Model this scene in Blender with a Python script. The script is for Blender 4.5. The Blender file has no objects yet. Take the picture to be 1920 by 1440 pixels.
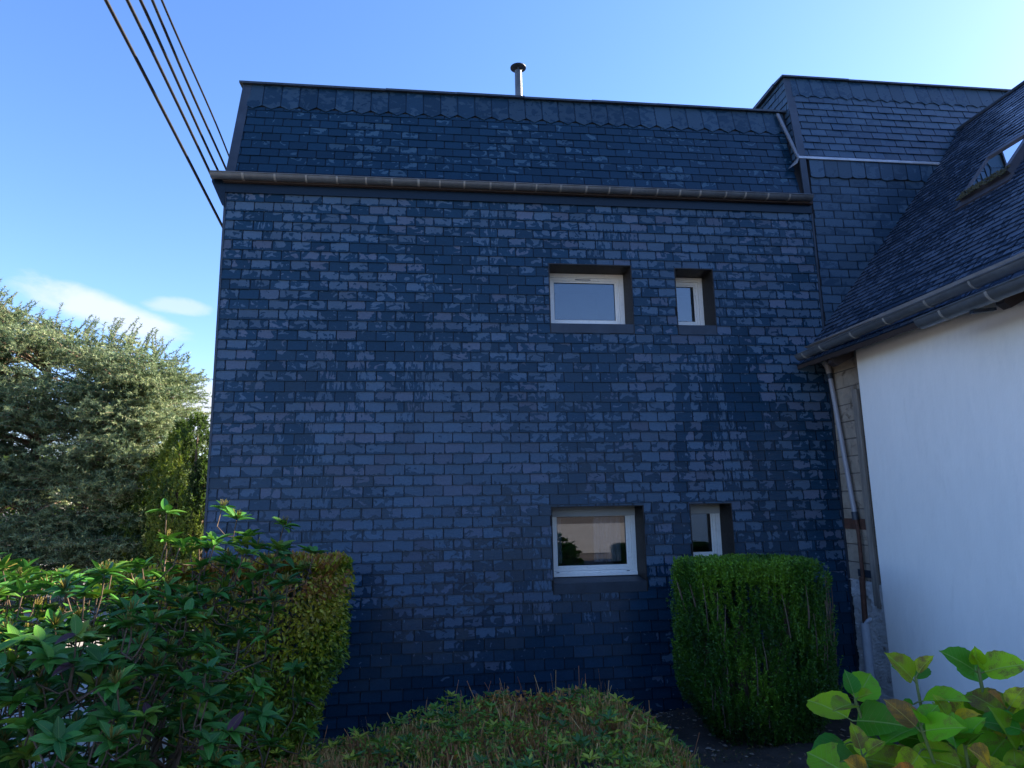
import bpy, math, random
import numpy as np
from mathutils import Vector, Matrix
R = math.radians
rng = np.random.default_rng(7)
random.seed(7)
scene = bpy.context.scene
COL = scene.collection

# ------------------------------------------------------------------ camera
F_PX, PITCH, ROLL, YAW = 1243.28, 0.173805, -0.018076, 0.122427
CAM = np.array([2.3965, -7.5895, 0.0])
cp, sp, cy, sy = math.cos(PITCH), math.sin(PITCH), math.cos(YAW), math.sin(YAW)
Fv = Vector((sy*cp, cy*cp, sp)); Rv = Vector((cy, -sy, 0)); Uv = Rv.cross(Fv)
R2 = Rv*math.cos(ROLL) + Uv*math.sin(ROLL); U2 = -Rv*math.sin(ROLL) + Uv*math.cos(ROLL)
cd = bpy.data.cameras.new('camera'); cam = bpy.data.objects.new('camera', cd); COL.objects.link(cam)
cd.sensor_width = 36; cd.sensor_fit = 'HORIZONTAL'; cd.lens = F_PX/1920*36
cd.clip_start = 0.05; cd.clip_end = 3000
M4 = Matrix((R2, U2, -Fv)).transposed().to_4x4(); M4.translation = Vector(CAM); cam.matrix_world = M4
scene.camera = cam

# ------------------------------------------------------------------ sky, sun, exposure
SUN_AZ, SUN_EL = 76.0, 31.0
world = bpy.data.worlds.new('World'); scene.world = world; world.use_nodes = True
wt = world.node_tree; wn = wt.nodes; wl = wt.links; wn.clear()
def N(nt, typ, **kw):
    n = nt.nodes.new(typ)
    for k, v in kw.items():
        if k == 'inp':
            for a, b in v.items(): n.inputs[a].default_value = b
        else: setattr(n, k, v)
    return n
def mth(nt, op, a, b=None, clamp=False):
    n = nt.nodes.new('ShaderNodeMath'); n.operation = op; n.use_clamp = clamp
    for i, x in enumerate((a, b)):
        if x is None: continue
        if isinstance(x, (int, float)): n.inputs[i].default_value = x
        else: nt.links.new(x, n.inputs[i])
    return n.outputs[0]
sky = N(wt, 'ShaderNodeTexSky', sky_type='NISHITA', sun_disc=False)
sky.sun_elevation = R(SUN_EL); sky.sun_rotation = R(SUN_AZ); sky.air_density = 1.0; sky.dust_density = 0.3; sky.ozone_density = 3.0
bg = N(wt, 'ShaderNodeBackground', inp={'Strength': 0.108}); hs_ = N(wt, 'ShaderNodeHueSaturation', inp={'Saturation': 1.16}); wl.new(sky.outputs[0], hs_.inputs['Color'])
wb = N(wt, 'ShaderNodeMix', data_type='RGBA', blend_type='MULTIPLY'); wb.inputs[0].default_value = 1.0; wb.inputs[7].default_value = (1.02, 0.92, 1.06, 1)
wl.new(hs_.outputs[0], wb.inputs[6]); wl.new(wb.outputs[2], bg.inputs[0])
tc = N(wt, 'ShaderNodeTexCoord')
def cloud(c, sx, sz, power, seed, scale=9.0, tilt=0.0):
    """a bank of cloud around world direction c"""
    c = Vector(c).normalized(); rt = Vector((c.y, -c.x, 0)).normalized(); up = rt.cross(c)
    rt, up = rt*math.cos(tilt)+up*math.sin(tilt), up*math.cos(tilt)-rt*math.sin(tilt)
    def dot(v, off):
        n = wn.new('ShaderNodeVectorMath'); n.operation = 'DOT_PRODUCT'; wl.new(tc.outputs['Generated'], n.inputs[0]); n.inputs[1].default_value = v
        return mth(wt, 'SUBTRACT', n.outputs['Value'], off)
    a = mth(wt, 'DIVIDE', dot(rt, 0), sx); b = mth(wt, 'DIVIDE', dot(up, 0), sz)
    r2 = mth(wt, 'ADD', mth(wt, 'MULTIPLY', a, a), mth(wt, 'MULTIPLY', b, b))
    front = mth(wt, 'GREATER_THAN', dot(c, 0), 0.0)
    mp = N(wt, 'ShaderNodeMapping'); wl.new(tc.outputs['Generated'], mp.inputs[0]); mp.inputs['Scale'].default_value = (1, 1, 2.2); mp.inputs['Location'].default_value = (seed, seed, seed)
    nz = N(wt, 'ShaderNodeTexNoise', inp={'Scale': scale, 'Detail': 7.0, 'Roughness': 0.58, 'Distortion': 0.3}); wl.new(mp.outputs[0], nz.inputs[0])
    v = mth(wt, 'SUBTRACT', mth(wt, 'ADD', nz.outputs[0], 0.42), mth(wt, 'MULTIPLY', r2, 0.42))
    rp = N(wt, 'ShaderNodeMapRange', interpolation_type='SMOOTHSTEP', inp={'From Min': 0.52, 'From Max': 0.92, 'To Max': power}); wl.new(v, rp.inputs[0])
    return mth(wt, 'MULTIPLY', rp.outputs[0], front)
m1 = cloud((-0.412, 0.874, 0.243), 0.125, 0.027, 0.85, 3.1, 9.0, -0.28)
m2 = cloud((-0.300, 0.940, 0.120), 0.10, 0.068, 1.0, 5.3, 7.0, -0.3)
m3 = cloud((-0.338, 0.900, 0.262), 0.05, 0.014, 0.5, 8.3, 12.0, 0.0)
m4 = cloud((-0.75, 0.62, 0.16), 0.3, 0.06, 0.9, 1.3, 8.0, 0.0)
mm = mth(wt, 'MAXIMUM', mth(wt, 'MAXIMUM', m1, m2), mth(wt, 'MAXIMUM', m3, m4), True)
cb = N(wt, 'ShaderNodeBackground', inp={'Color': (0.80, 0.86, 1.0, 1), 'Strength': 0.36})
mx = wn.new('ShaderNodeMixShader'); wl.new(mm, mx.inputs[0]); wl.new(bg.outputs[0], mx.inputs[1]); wl.new(cb.outputs[0], mx.inputs[2])
wo = wn.new('ShaderNodeOutputWorld'); wl.new(mx.outputs[0], wo.inputs[0])
ld = bpy.data.lights.new('sun', 'SUN'); sun = bpy.data.objects.new('sun', ld); COL.objects.link(sun)
ld.energy = 5.0; ld.angle = R(0.53); ld.color = (1.0, 0.88, 0.70)
sd = Vector((math.sin(R(SUN_AZ))*math.cos(R(SUN_EL)), math.cos(R(SUN_AZ))*math.cos(R(SUN_EL)), math.sin(R(SUN_EL))))
sun.rotation_euler = sd.to_track_quat('Z', 'Y').to_euler()
scene.view_settings.view_transform = 'Standard'; scene.view_settings.look = 'None'
scene.view_settings.exposure = 1.78; scene.view_settings.gamma = 1.0
scene.cycles.use_denoising = True
scene.cycles.max_bounces = 8; scene.cycles.transparent_max_bounces = 12

# ------------------------------------------------------------------ mesh helpers
class MB:
    def __init__(s): s.V = []; s.n = 0; s.L = []; s.S = []; s.C = []; s.U = []
    def add(s, V, faces, col=(0.5, 0.5, 0.5), uv=None):
        V = np.asarray(V, float).reshape(-1, 3); s.V.append(V)
        for k, f in enumerate(faces):
            s.L.append(np.asarray(f)+s.n); s.S.append(np.array([len(f)])); s.C.append(np.array([col], float))
            s.U.append(np.zeros((len(f), 2)) if uv is None else np.asarray([uv[i] for i in f], float))
        s.n += len(V); return s
    def arr(s, V, F, col, uv=None):
        V = np.asarray(V, float).reshape(-1, 3); s.V.append(V); s.L.append((np.asarray(F)+s.n).ravel())
        s.S.append(np.full(len(F), F.shape[1])); s.C.append(np.broadcast_to(np.asarray(col, float), (len(F), 3)))
        s.U.append(np.zeros((F.size, 2)) if uv is None else np.asarray(uv, float)); s.n += len(V); return s
    def mesh(s, name, mat, smooth=False):
        me = bpy.data.meshes.new(name)
        if s.n:
            V = np.concatenate(s.V); L = np.concatenate(s.L).astype(np.int32); S = np.concatenate(s.S).astype(np.int32)
            me.vertices.add(len(V)); me.vertices.foreach_set('co', V.astype(np.float32).ravel())
            me.loops.add(len(L)); me.loops.foreach_set('vertex_index', L)
            me.polygons.add(len(S)); st = np.concatenate([[0], np.cumsum(S)[:-1]]).astype(np.int32)
            me.polygons.foreach_set('loop_start', st); me.polygons.foreach_set('loop_total', S)
            me.polygons.foreach_set('use_smooth', np.full(len(S), smooth))
            C = np.repeat(np.concatenate(s.C), S, axis=0); C = np.c_[C, np.ones(len(C))].astype(np.float32)
            ca = me.color_attributes.new('rnd', 'FLOAT_COLOR', 'CORNER'); ca.data.foreach_set('color', C.ravel())
            uvl = me.uv_layers.new(name='UVMap'); uvl.data.foreach_set('uv', np.concatenate(s.U).astype(np.float32).ravel())
            me.update(calc_edges=True); me.validate()
        if mat: me.materials.append(mat)
        return me
def obj(name, mb, mat, parent=None, smooth=False, bevel=0.0):
    o = bpy.data.objects.new(name, mb.mesh(name, mat, smooth)); COL.objects.link(o)
    if parent is not None:
        o.parent = parent
        if parent.type == 'EMPTY': o.location = -Vector(parent.location)
    if bevel:
        b = o.modifiers.new('bevel', 'BEVEL'); b.width = bevel; b.segments = 2; b.limit_method = 'ANGLE'
    return o
def thing(name, label, cat, loc, group=None):
    o = bpy.data.objects.new(name, None); COL.objects.link(o); o.location = loc
    o['label'] = label; o['category'] = cat
    if group: o['group'] = group
    return o
def tag(o, label=None, cat=None, group=None, kind=None):
    if label: o['label'] = label
    if cat: o['category'] = cat
    if group: o['group'] = group
    if kind: o['kind'] = kind
    return o
def box(mb, x0, x1, y0, y1, z0, z1, col=(0.5, 0.5, 0.5)):
    V = [(x, y, z) for x in (x0, x1) for y in (y0, y1) for z in (z0, z1)]
    return mb.add(V, [(0, 1, 3, 2), (4, 6, 7, 5), (0, 4, 5, 1), (2, 3, 7, 6), (0, 2, 6, 4), (1, 5, 7, 3)], col)
def obox(mb, p, q, w, h, up=(0, 0, 1), col=(0.5, 0.5, 0.5)):
    """a bar from p to q, w wide, h tall"""
    p = np.array(p, float); q = np.array(q, float); d = q-p; d /= np.linalg.norm(d)
    s = np.cross(d, up); s /= np.linalg.norm(s); u = np.cross(s, d)
    V = [a+s*i*w/2+u*j*h/2 for a in (p, q) for i in (-1, 1) for j in (-1, 1)]
    return mb.add(V, [(0, 1, 3, 2), (4, 6, 7, 5), (0, 4, 5, 1), (2, 3, 7, 6), (0, 2, 6, 4), (1, 5, 7, 3)], col)
def prism(mb, poly, e0, e1, axis='y', col=(0.5, 0.5, 0.5)):
    n = len(poly)
    def pt(a, b, e): return (a, e, b) if axis == 'y' else (e, a, b) if axis == 'x' else (a, b, e)
    V = [pt(a, b, e0) for a, b in poly]+[pt(a, b, e1) for a, b in poly]
    fs = [tuple(range(n)), tuple(range(2*n-1, n-1, -1))]+[(i, i+n, (i+1) % n+n, (i+1) % n) for i in range(n)]
    return mb.add(V, fs, col)
def tube(mb, pts, rad, n=7, col=(0.5, 0.5, 0.5), cap=True):
    pts = np.asarray(pts, float); m = len(pts); rad = np.broadcast_to(rad, (m,))
    d = np.gradient(pts, axis=0); d /= np.linalg.norm(d, axis=1)[:, None]+1e-9
    ref = np.array([0, 0, 1.]) if abs(d[0][2]) < 0.9 else np.array([1., 0, 0])
    V = []; s = np.cross(d[0], ref)
    for i in range(m):
        s = s-d[i]*(s@d[i]); s /= np.linalg.norm(s)+1e-9; u = np.cross(d[i], s)
        a = np.linspace(0, 2*np.pi, n, endpoint=False)
        V.append(pts[i]+rad[i]*(np.cos(a)[:, None]*s+np.sin(a)[:, None]*u))
    V = np.concatenate(V); F = np.array([(i*n+j, i*n+(j+1) % n, (i+1)*n+(j+1) % n, (i+1)*n+j) for i in range(m-1) for j in range(n)])
    mb.arr(V, F, col)
    if cap: mb.add(V[:n], [tuple(range(n-1, -1, -1))], col); mb.add(V[-n:], [tuple(range(n))], col)
    return mb
def norm(a): return a/(np.linalg.norm(a, axis=-1, keepdims=True)+1e-9)
def inst(mb, tv, tf, P, A, Nn, SL, SW, col, tuv=None):
    """copies of a small template; x runs along A, y across, z along the normal"""
    A = norm(A); B = norm(np.cross(Nn, A)); C = np.cross(A, B); n = len(P); k = len(tv)
    SL = np.broadcast_to(SL, (n,))[:, None, None]; SW = np.broadcast_to(SW, (n,))[:, None, None]
    V = P[:, None]+tv[None, :, 0:1]*SL*A[:, None]+tv[None, :, 1:2]*SW*B[:, None]+tv[None, :, 2:3]*SL*C[:, None]
    F = (tf[None]+(np.arange(n)*k)[:, None, None]).reshape(-1, tf.shape[1])
    uv = None
    if tuv is not None: uv = np.tile(np.asarray(tuv)[tf.ravel()], (n, 1))
    mb.arr(V.reshape(-1, 3), F, np.repeat(col, len(tf), axis=0), uv)
def rnd3(n): return norm(rng.normal(size=(n, 3)))

# ------------------------------------------------------------------ materials
def mat(name): m = bpy.data.materials.new(name); m.use_nodes = True; m.node_tree.nodes.clear(); return m
def finish(m, sh):
    o = m.node_tree.nodes.new('ShaderNodeOutputMaterial'); m.node_tree.links.new(sh, o.inputs[0]); return m
def noise(nt, vec, scale, detail=4.0, rough=0.55, dist=0.0, sc=(1, 1, 1)):
    if sc != (1, 1, 1):
        mp = nt.nodes.new('ShaderNodeMapping'); mp.inputs['Scale'].default_value = sc; nt.links.new(vec, mp.inputs[0]); vec = mp.outputs[0]
    n = nt.nodes.new('ShaderNodeTexNoise'); n.inputs['Scale'].default_value = scale; n.inputs['Detail'].default_value = detail
    n.inputs['Roughness'].default_value = rough; n.inputs['Distortion'].default_value = dist
    nt.links.new(vec, n.inputs[0]); return n.outputs[0]
def ramp(nt, fac, stops):
    r = nt.nodes.new('ShaderNodeValToRGB'); e = r.color_ramp.elements
    while len(e) < len(stops): e.new(0.5)
    for x, (p, c) in zip(e, stops): x.position = p; x.color = (*c, 1) if len(c) == 3 else c
    nt.links.new(fac, r.inputs[0]); return r.outputs[0]
def mix(nt, f, a, b, typ='MIX'):
    n = nt.nodes.new('ShaderNodeMix'); n.data_type = 'RGBA'; n.blend_type = typ
    for i, x in ((0, f), (6, a), (7, b)):
        if hasattr(x, 'node') or hasattr(x, 'is_linked'): nt.links.new(x, n.inputs[i])
        else: n.inputs[i].default_value = x if i == 0 else (*x, 1)
    return n.outputs[2]
def maprange(nt, v, a, b, c=0.0, d=1.0, smooth=True):
    n = nt.nodes.new('ShaderNodeMapRange'); n.interpolation_type = 'SMOOTHSTEP' if smooth else 'LINEAR'
    for i, x in ((0, v), (1, a), (2, b), (3, c), (4, d)):
        if isinstance(x, (int, float)): n.inputs[i].default_value = x
        else: nt.links.new(x, n.inputs[i])
    return n.outputs[0]
def bump(nt, h, strength, dist=0.01):
    b = nt.nodes.new('ShaderNodeBump'); b.inputs['Strength'].default_value = strength; b.inputs['Distance'].default_value = dist
    nt.links.new(h, b.inputs['Height']); return b.outputs[0]
def princ(nt, base, rough, metal=0.0, spec=0.5, nrm=None):
    p = nt.nodes.new('ShaderNodeBsdfPrincipled')
    for k, x in (('Base Color', base), ('Roughness', rough), ('Metallic', metal), ('Specular IOR Level', spec)):
        if hasattr(x, 'is_linked'): nt.links.new(x, p.inputs[k])
        else: p.inputs[k].default_value = (*x, 1) if isinstance(x, tuple) else x
    if nrm is not None: nt.links.new(nrm, p.inputs['Normal'])
    return p
def simple(name, base, rough=0.5, metal=0.0, var=0.2, scale=6.0, bmp=0.1, spec=0.5, sc=(1, 1, 1), stain=None, stain_at=0.6):
    m = mat(name); nt = m.node_tree; co = N(nt, 'ShaderNodeTexCoord').outputs['Object']
    n1 = noise(nt, co, scale, 5, 0.6, 0.2, sc); n2 = noise(nt, co, scale*7, 4, 0.6, 0.0, sc)
    f = maprange(nt, n1, 0.25, 0.75, 1-var, 1+var, False); f2 = maprange(nt, n2, 0.25, 0.75, 1-var*0.5, 1+var*0.5, False)
    g = nt.nodes.new('ShaderNodeCombineColor'); k = mth(nt, 'MULTIPLY', f, f2)
    for i in range(3): nt.links.new(k, g.inputs[i])
    c = mix(nt, 1.0, base, g.outputs[0], 'MULTIPLY')
    if stain: c = mix(nt, maprange(nt, noise(nt, co, scale*1.7, 6, 0.65, 0.6, sc), stain_at, stain_at+0.12), c, stain)
    r = maprange(nt, n2, 0.2, 0.8, max(rough-0.1, 0.02), min(rough+0.12, 1), False)
    p = princ(nt, c, r, metal, spec, bump(nt, n2, bmp, 0.01)); return finish(m, p.outputs[0])

def slate_mat(name, wet, dry, bias, field_amp=0.5, streak=0.5, dry_rough=0.5, wet_rough=0.27, tint=None, lichen=0.0, damp=False):
    """roofing slate: dark where the rain still stands on it, paler blue-grey where it has dried"""
    m = mat(name); nt = m.node_tree
    co = N(nt, 'ShaderNodeTexCoord').outputs['Object']
    at = N(nt, 'ShaderNodeAttribute', attribute_name='rnd'); sep = nt.nodes.new('ShaderNodeSeparateColor'); nt.links.new(at.outputs['Color'], sep.inputs[0])
    r_, g_, b_ = sep.outputs
    uv = nt.nodes.new('ShaderNodeUVMap'); su = nt.nodes.new('ShaderNodeSeparateXYZ'); nt.links.new(uv.outputs[0], su.inputs[0])
    off = nt.nodes.new('ShaderNodeVectorMath'); off.operation = 'MULTIPLY_ADD'; nt.links.new(at.outputs['Color'], off.inputs[0]); off.inputs[1].default_value = (9, 9, 9); nt.links.new(co, off.inputs[2])
    n1 = noise(nt, off.outputs[0], 8.5, 2.5, 0.5, 0.9, (1, 1, 1.35))
    n2 = noise(nt, off.outputs[0], 9.0, 3.0, 0.6, 0.5, (3.6, 1, 0.9))
    fld = noise(nt, co, 0.62, 3, 0.55, 0.5); fs = noise(nt, co, 0.9, 2, 0.5, 0.0, (1.6, 1, 0.45))
    k = maprange(nt, fs, 0.50, 0.64, 0.0, streak)
    nn = mth(nt, 'ADD', mth(nt, 'MULTIPLY', n1, mth(nt, 'SUBTRACT', 1.0, k)), mth(nt, 'MULTIPLY', n2, k))
    wig = mth(nt, 'MULTIPLY', mth(nt, 'SUBTRACT', n2, 0.5), 0.35)
    # water is held at the lower edge and at the side joints of each slate
    eb = maprange(nt, mth(nt, 'ADD', su.outputs[1], wig), 0.02, 0.34, 0.26, 0.0)
    ex = mth(nt, 'ABSOLUTE', mth(nt, 'SUBTRACT', su.outputs[0], 0.5))
    es = maprange(nt, mth(nt, 'ADD', ex, mth(nt, 'MULTIPLY', wig, 0.4)), 0.40, 0.5, 0.0, 0.14)
    v = mth(nt, 'ADD', nn, mth(nt, 'MULTIPLY', mth(nt, 'SUBTRACT', r_, 0.5), 0.22))
    v = mth(nt, 'ADD', v, mth(nt, 'MULTIPLY', mth(nt, 'SUBTRACT', fld, 0.5), field_amp*2))
    v = mth(nt, 'SUBTRACT', mth(nt, 'SUBTRACT', v, eb), es)
    if damp:      # the foot of the wall never dries, the open middle-left does
        sz_ = nt.nodes.new('ShaderNodeSeparateXYZ'); nt.links.new(co, sz_.inputs[0])
        zz_ = mth(nt, 'ADD', sz_.outputs[2], mth(nt, 'MULTIPLY', mth(nt, 'SUBTRACT', fld, 0.5), 1.6))
        v = mth(nt, 'SUBTRACT', v, maprange(nt, zz_, -1.6, -0.8, 0.20, 0.0))
        # run-off from the sills and the roof valley: vertical tongues of wet
        rn = noise(nt, co, 2.1, 3, 0.6, 0.25, (1.0, 1.0, 0.10)); rz = maprange(nt, sz_.outputs[2], 1.2, 2.2, 1.0, 0.0); rx = maprange(nt, sz_.outputs[0], 3.6, 5.0, 0.25, 1.0)
        v = mth(nt, 'SUBTRACT', v, mth(nt, 'MULTIPLY', mth(nt, 'MULTIPLY', maprange(nt, rn, 0.50, 0.62, 0.0, 0.22), rz), rx))
        bx = mth(nt, 'POWER', mth(nt, 'ABSOLUTE', mth(nt, 'SUBTRACT', sz_.outputs[0], 1.8)), 2.0); bz = mth(nt, 'POWER', mth(nt, 'ABSOLUTE', mth(nt, 'ADD', sz_.outputs[2], -0.2)), 2.0)
        v = mth(nt, 'ADD', v, maprange(nt, mth(nt, 'ADD', mth(nt, 'MULTIPLY', bx, 0.25), bz), 0.0, 1.2, 0.10, 0.0))
    d = maprange(nt, mth(nt, 'ADD', v, bias), 0.487, 0.513)
    tone = maprange(nt, g_, 0, 1, 0.82, 1.18, False)
    fine = noise(nt, co, 55, 5, 0.65, 0.3)
    t2 = mth(nt, 'MULTIPLY', tone, maprange(nt, fine, 0.3, 0.7, 0.86, 1.14, False))
    g = nt.nodes.new('ShaderNodeCombineColor')
    for i in range(3): nt.links.new(t2, g.inputs[i])
    dc = dry if tint is None else mix(nt, maprange(nt, b_, 0.5, 1.0, 0.0, 0.6), dry, tint)
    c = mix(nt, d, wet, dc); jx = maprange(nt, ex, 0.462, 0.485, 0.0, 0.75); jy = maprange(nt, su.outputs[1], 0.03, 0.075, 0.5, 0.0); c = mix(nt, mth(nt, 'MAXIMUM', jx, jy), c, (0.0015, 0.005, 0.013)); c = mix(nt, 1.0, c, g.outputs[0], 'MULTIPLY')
    if lichen: c = mix(nt, maprange(nt, noise(nt, co, 26, 6, 0.7, 0.6), 0.66, 0.73, 0.0, lichen), c, (0.16, 0.17, 0.13))
    rg = maprange(nt, d, 0, 1, wet_rough, dry_rough, False)
    p = princ(nt, c, rg, 0.0, 0.27, bump(nt, mth(nt, 'ADD', fine, mth(nt, 'MULTIPLY', noise(nt, co, 12, 3), 1.5)), 0.16, 0.004))
    return finish(m, p.outputs[0])

def leaf_mat(name, stops, rough=0.4, trans=0.25, veins=0, tcol=(0.25, 0.45, 0.03), spec=0.5, spot=None):
    m = mat(name); nt = m.node_tree
    co = N(nt, 'ShaderNodeTexCoord').outputs['Object']
    at = N(nt, 'ShaderNodeAttribute', attribute_name='rnd'); sep = nt.nodes.new('ShaderNodeSeparateColor'); nt.links.new(at.outputs['Color'], sep.inputs[0])
    c = ramp(nt, sep.outputs[0], stops)
    tone = maprange(nt, sep.outputs[1], 0, 1, 0.65, 1.35, False)
    g = nt.nodes.new('ShaderNodeCombineColor')
    for i in range(3): nt.links.new(tone, g.inputs[i])
    c = mix(nt, 1.0, c, g.outputs[0], 'MULTIPLY'); nrm = None
    if veins:
        uv = nt.nodes.new('ShaderNodeUVMap'); su = nt.nodes.new('ShaderNodeSeparateXYZ'); nt.links.new(uv.outputs[0], su.inputs[0])
        ax = mth(nt, 'ABSOLUTE', mth(nt, 'SUBTRACT', su.outputs[1], 0.5))
        mid = maprange(nt, ax, 0.006, 0.028, 1.0, 0.0)
        t = mth(nt, 'SUBTRACT', mth(nt, 'MULTIPLY', su.outputs[0], 1.0), mth(nt, 'MULTIPLY', ax, 0.62))
        wob = mth(nt, 'MULTIPLY', mth(nt, 'SUBTRACT', noise(nt, uv.outputs[0], 5, 2), 0.5), 0.04)
        s = mth(nt, 'ABSOLUTE', mth(nt, 'SINE', mth(nt, 'MULTIPLY', mth(nt, 'ADD', t, wob), math.pi*veins)))
        side = maprange(nt, s, 0.0, 0.17, 1.0, 0.0)
        vv = mth(nt, 'MAXIMUM', mid, mth(nt, 'MULTIPLY', side, 0.55))
        fine = noise(nt, uv.outputs[0], 42, 3, 0.6, 0.0)
        c = mix(nt, mth(nt, 'MULTIPLY', vv, 0.5), c, (0.34, 0.42, 0.12))
        if spot:
            f = maprange(nt, mth(nt, 'ADD', mth(nt, 'ADD', mth(nt, 'MULTIPLY', noise(nt, uv.outputs[0], 60, 3, 0.7), 0.55), mth(nt, 'MULTIPLY', noise(nt, co, 22, 3, 0.6), 0.45)), mth(nt, 'MULTIPLY', sep.outputs[2], 0.18)), 0.56, 0.64)
            c = mix(nt, mth(nt, 'MULTIPLY', f, mth(nt, 'SUBTRACT', 1.0, vv)), c, spot)
        nrm = bump(nt, mth(nt, 'SUBTRACT', mth(nt, 'MULTIPLY', fine, 0.5), vv), 0.5, 0.003)
    else:
        nrm = bump(nt, noise(nt, co, 90, 3), 0.15, 0.003)
    p = princ(nt, c, rough, 0.0, spec, nrm)
    tr = nt.nodes.new('ShaderNodeBsdfTranslucent'); nt.links.new(mix(nt, 0.35, c, tcol), tr.inputs[0])
    ms = nt.nodes.new('ShaderNodeMixShader'); ms.inputs[0].default_value = trans; nt.links.new(p.outputs[0], ms.inputs[1]); nt.links.new(tr.outputs[0], ms.inputs[2])
    return finish(m, ms.outputs[0])

M = {}
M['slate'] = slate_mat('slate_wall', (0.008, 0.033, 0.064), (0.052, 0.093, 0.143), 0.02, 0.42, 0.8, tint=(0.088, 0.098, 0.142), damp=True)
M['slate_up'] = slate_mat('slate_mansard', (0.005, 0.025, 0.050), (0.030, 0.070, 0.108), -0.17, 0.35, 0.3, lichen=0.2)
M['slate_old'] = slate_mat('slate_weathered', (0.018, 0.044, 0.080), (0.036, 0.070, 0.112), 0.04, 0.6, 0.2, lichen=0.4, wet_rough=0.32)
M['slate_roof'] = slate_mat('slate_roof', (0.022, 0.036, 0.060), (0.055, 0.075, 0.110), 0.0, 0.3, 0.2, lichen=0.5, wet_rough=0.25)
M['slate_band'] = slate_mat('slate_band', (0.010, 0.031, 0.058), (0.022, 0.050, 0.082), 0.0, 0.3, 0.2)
M['core'] = simple('batten_board', (0.012, 0.013, 0.017), 0.9)
M['zinc'] = simple('zinc', (0.098, 0.108, 0.118), 0.36, 0.2, 0.3, 4, 0.1, stain=(0.15, 0.15, 0.145), stain_at=0.64)
M['zinc_dark'] = simple('dark_zinc', (0.035, 0.047, 0.065), 0.5, 0.35, 0.3, 3, 0.1)
M['strap'] = simple('pale_strap', (0.25, 0.24, 0.22), 0.5, 0.0)
M['lead'] = simple('lead_flashing', (0.16, 0.17, 0.19), 0.5, 0.3, 0.25, 5, 0.2)
M['zinc_pale'] = simple('pale_zinc', (0.42, 0.44, 0.48), 0.42, 0.4, 0.2, 5, 0.1)
M['reveal'] = simple('brown_metal_reveal', (0.010, 0.007, 0.006), 0.6, 0.0, 0.25, 5, 0.06)
M['pvc'] = simple('white_window_plastic', (0.86, 0.82, 0.76), 0.3, 0, 0.04, 3, 0.02)
M['gasket'] = simple('black_rubber', (0.015, 0.015, 0.015), 0.6)
M['render'] = simple('white_render', (0.92, 0.89, 0.84), 0.85, 0, 0.04, 1.6, 0.6, stain=(0.87, 0.84, 0.79), stain_at=0.60, sc=(1, 1, 0.35))
M['block'] = simple('concrete_block', (0.30, 0.245, 0.19), 0.92, 0, 0.3, 3, 0.9, stain=(0.13, 0.10, 0.075), stain_at=0.55)
M['mortar'] = simple('mortar', (0.12, 0.10, 0.085), 0.95)
M['masonry'] = simple('flaking_limewash', (0.50, 0.485, 0.47), 0.9, 0, 0.25, 4, 1.0, stain=(0.20, 0.16, 0.13), stain_at=0.6)
M['grey_pipe'] = simple('grey_pvc', (0.28, 0.27, 0.29), 0.4, 0, 0.1, 5, 0.05)
M['pale_pipe'] = simple('pale_pvc', (0.42, 0.44, 0.48), 0.45, 0, 0.12, 5, 0.05)
M['rust'] = simple('rusty_iron', (0.10, 0.045, 0.03), 0.8, 0.2, 0.4, 12, 0.5)
M['timber'] = simple('old_timber', (0.22, 0.19, 0.16), 0.85, 0, 0.4, 6, 0.6, sc=(4, 4, 0.4))
M['darkwood'] = simple('dark_timber', (0.035, 0.022, 0.018), 0.7, 0, 0.4, 6, 0.3)
M['cable'] = simple('black_cable', (0.02, 0.018, 0.016), 0.5, 0, 0.2, 6, 0.05)
M['soil'] = simple('soil', (0.050, 0.038, 0.030), 0.95, 0, 0.55, 3, 1.0, stain=(0.035, 0.045, 0.018), stain_at=0.58)
M['asphalt'] = simple('paled_drive', (0.36, 0.33, 0.29), 0.9, 0, 0.25, 2, 0.6)  # drive surface paled to bounce sunlight onto the facade and white wall
M['bark'] = simple('bark', (0.13, 0.085, 0.055), 0.9, 0, 0.4, 9, 0.9, sc=(1, 1, 0.3))
M['bark_pale'] = simple('pale_bark', (0.24, 0.165, 0.11), 0.9, 0, 0.4, 5, 0.9, sc=(1, 1, 0.3))
M['skyframe'] = simple('brown_skylight_frame', (0.075, 0.075, 0.09), 0.5, 0.3, 0.25, 8, 0.2)
M['moss'] = simple('moss', (0.06, 0.058, 0.03), 0.95, 0, 0.5, 30, 1.0)
M['plaster_in'] = simple('room_plaster', (0.42, 0.42, 0.42), 0.9, 0, 0.05, 2, 0.05)
M['curtain'] = simple('net_curtain', (0.62, 0.60, 0.57), 0.9, 0, 0.12, 14, 0.3, sc=(3, 3, 0.2))
M['fence'] = simple('white_wire', (0.72, 0.72, 0.74), 0.5, 0, 0.05, 5, 0.05)
M['leaf_litter'] = leaf_mat('dry_leaf', [(0, (0.10, 0.05, 0.02)), (0.6, (0.20, 0.13, 0.07)), (1, (0.42, 0.38, 0.32))], 0.8, 0.1)
M['needle'] = leaf_mat('cedar_needles', [(0, (0.030, 0.082, 0.042)), (0.5, (0.115, 0.19, 0.092)), (1, (0.36, 0.41, 0.19))], 0.6, 0.35, tcol=(0.30, 0.38, 0.16))
M['cypress'] = leaf_mat('cypress_scale', [(0, (0.014, 0.034, 0.010)), (0.6, (0.06, 0.11, 0.014)), (1, (0.18, 0.21, 0.02))], 0.6, 0.35)
M['yew'] = leaf_mat('yew_needles', [(0, (0.014, 0.048, 0.008)), (0.5, (0.046, 0.135, 0.009)), (1, (0.14, 0.27, 0.012))], 0.45, 0.25, tcol=(0.15, 0.4, 0.02))
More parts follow.
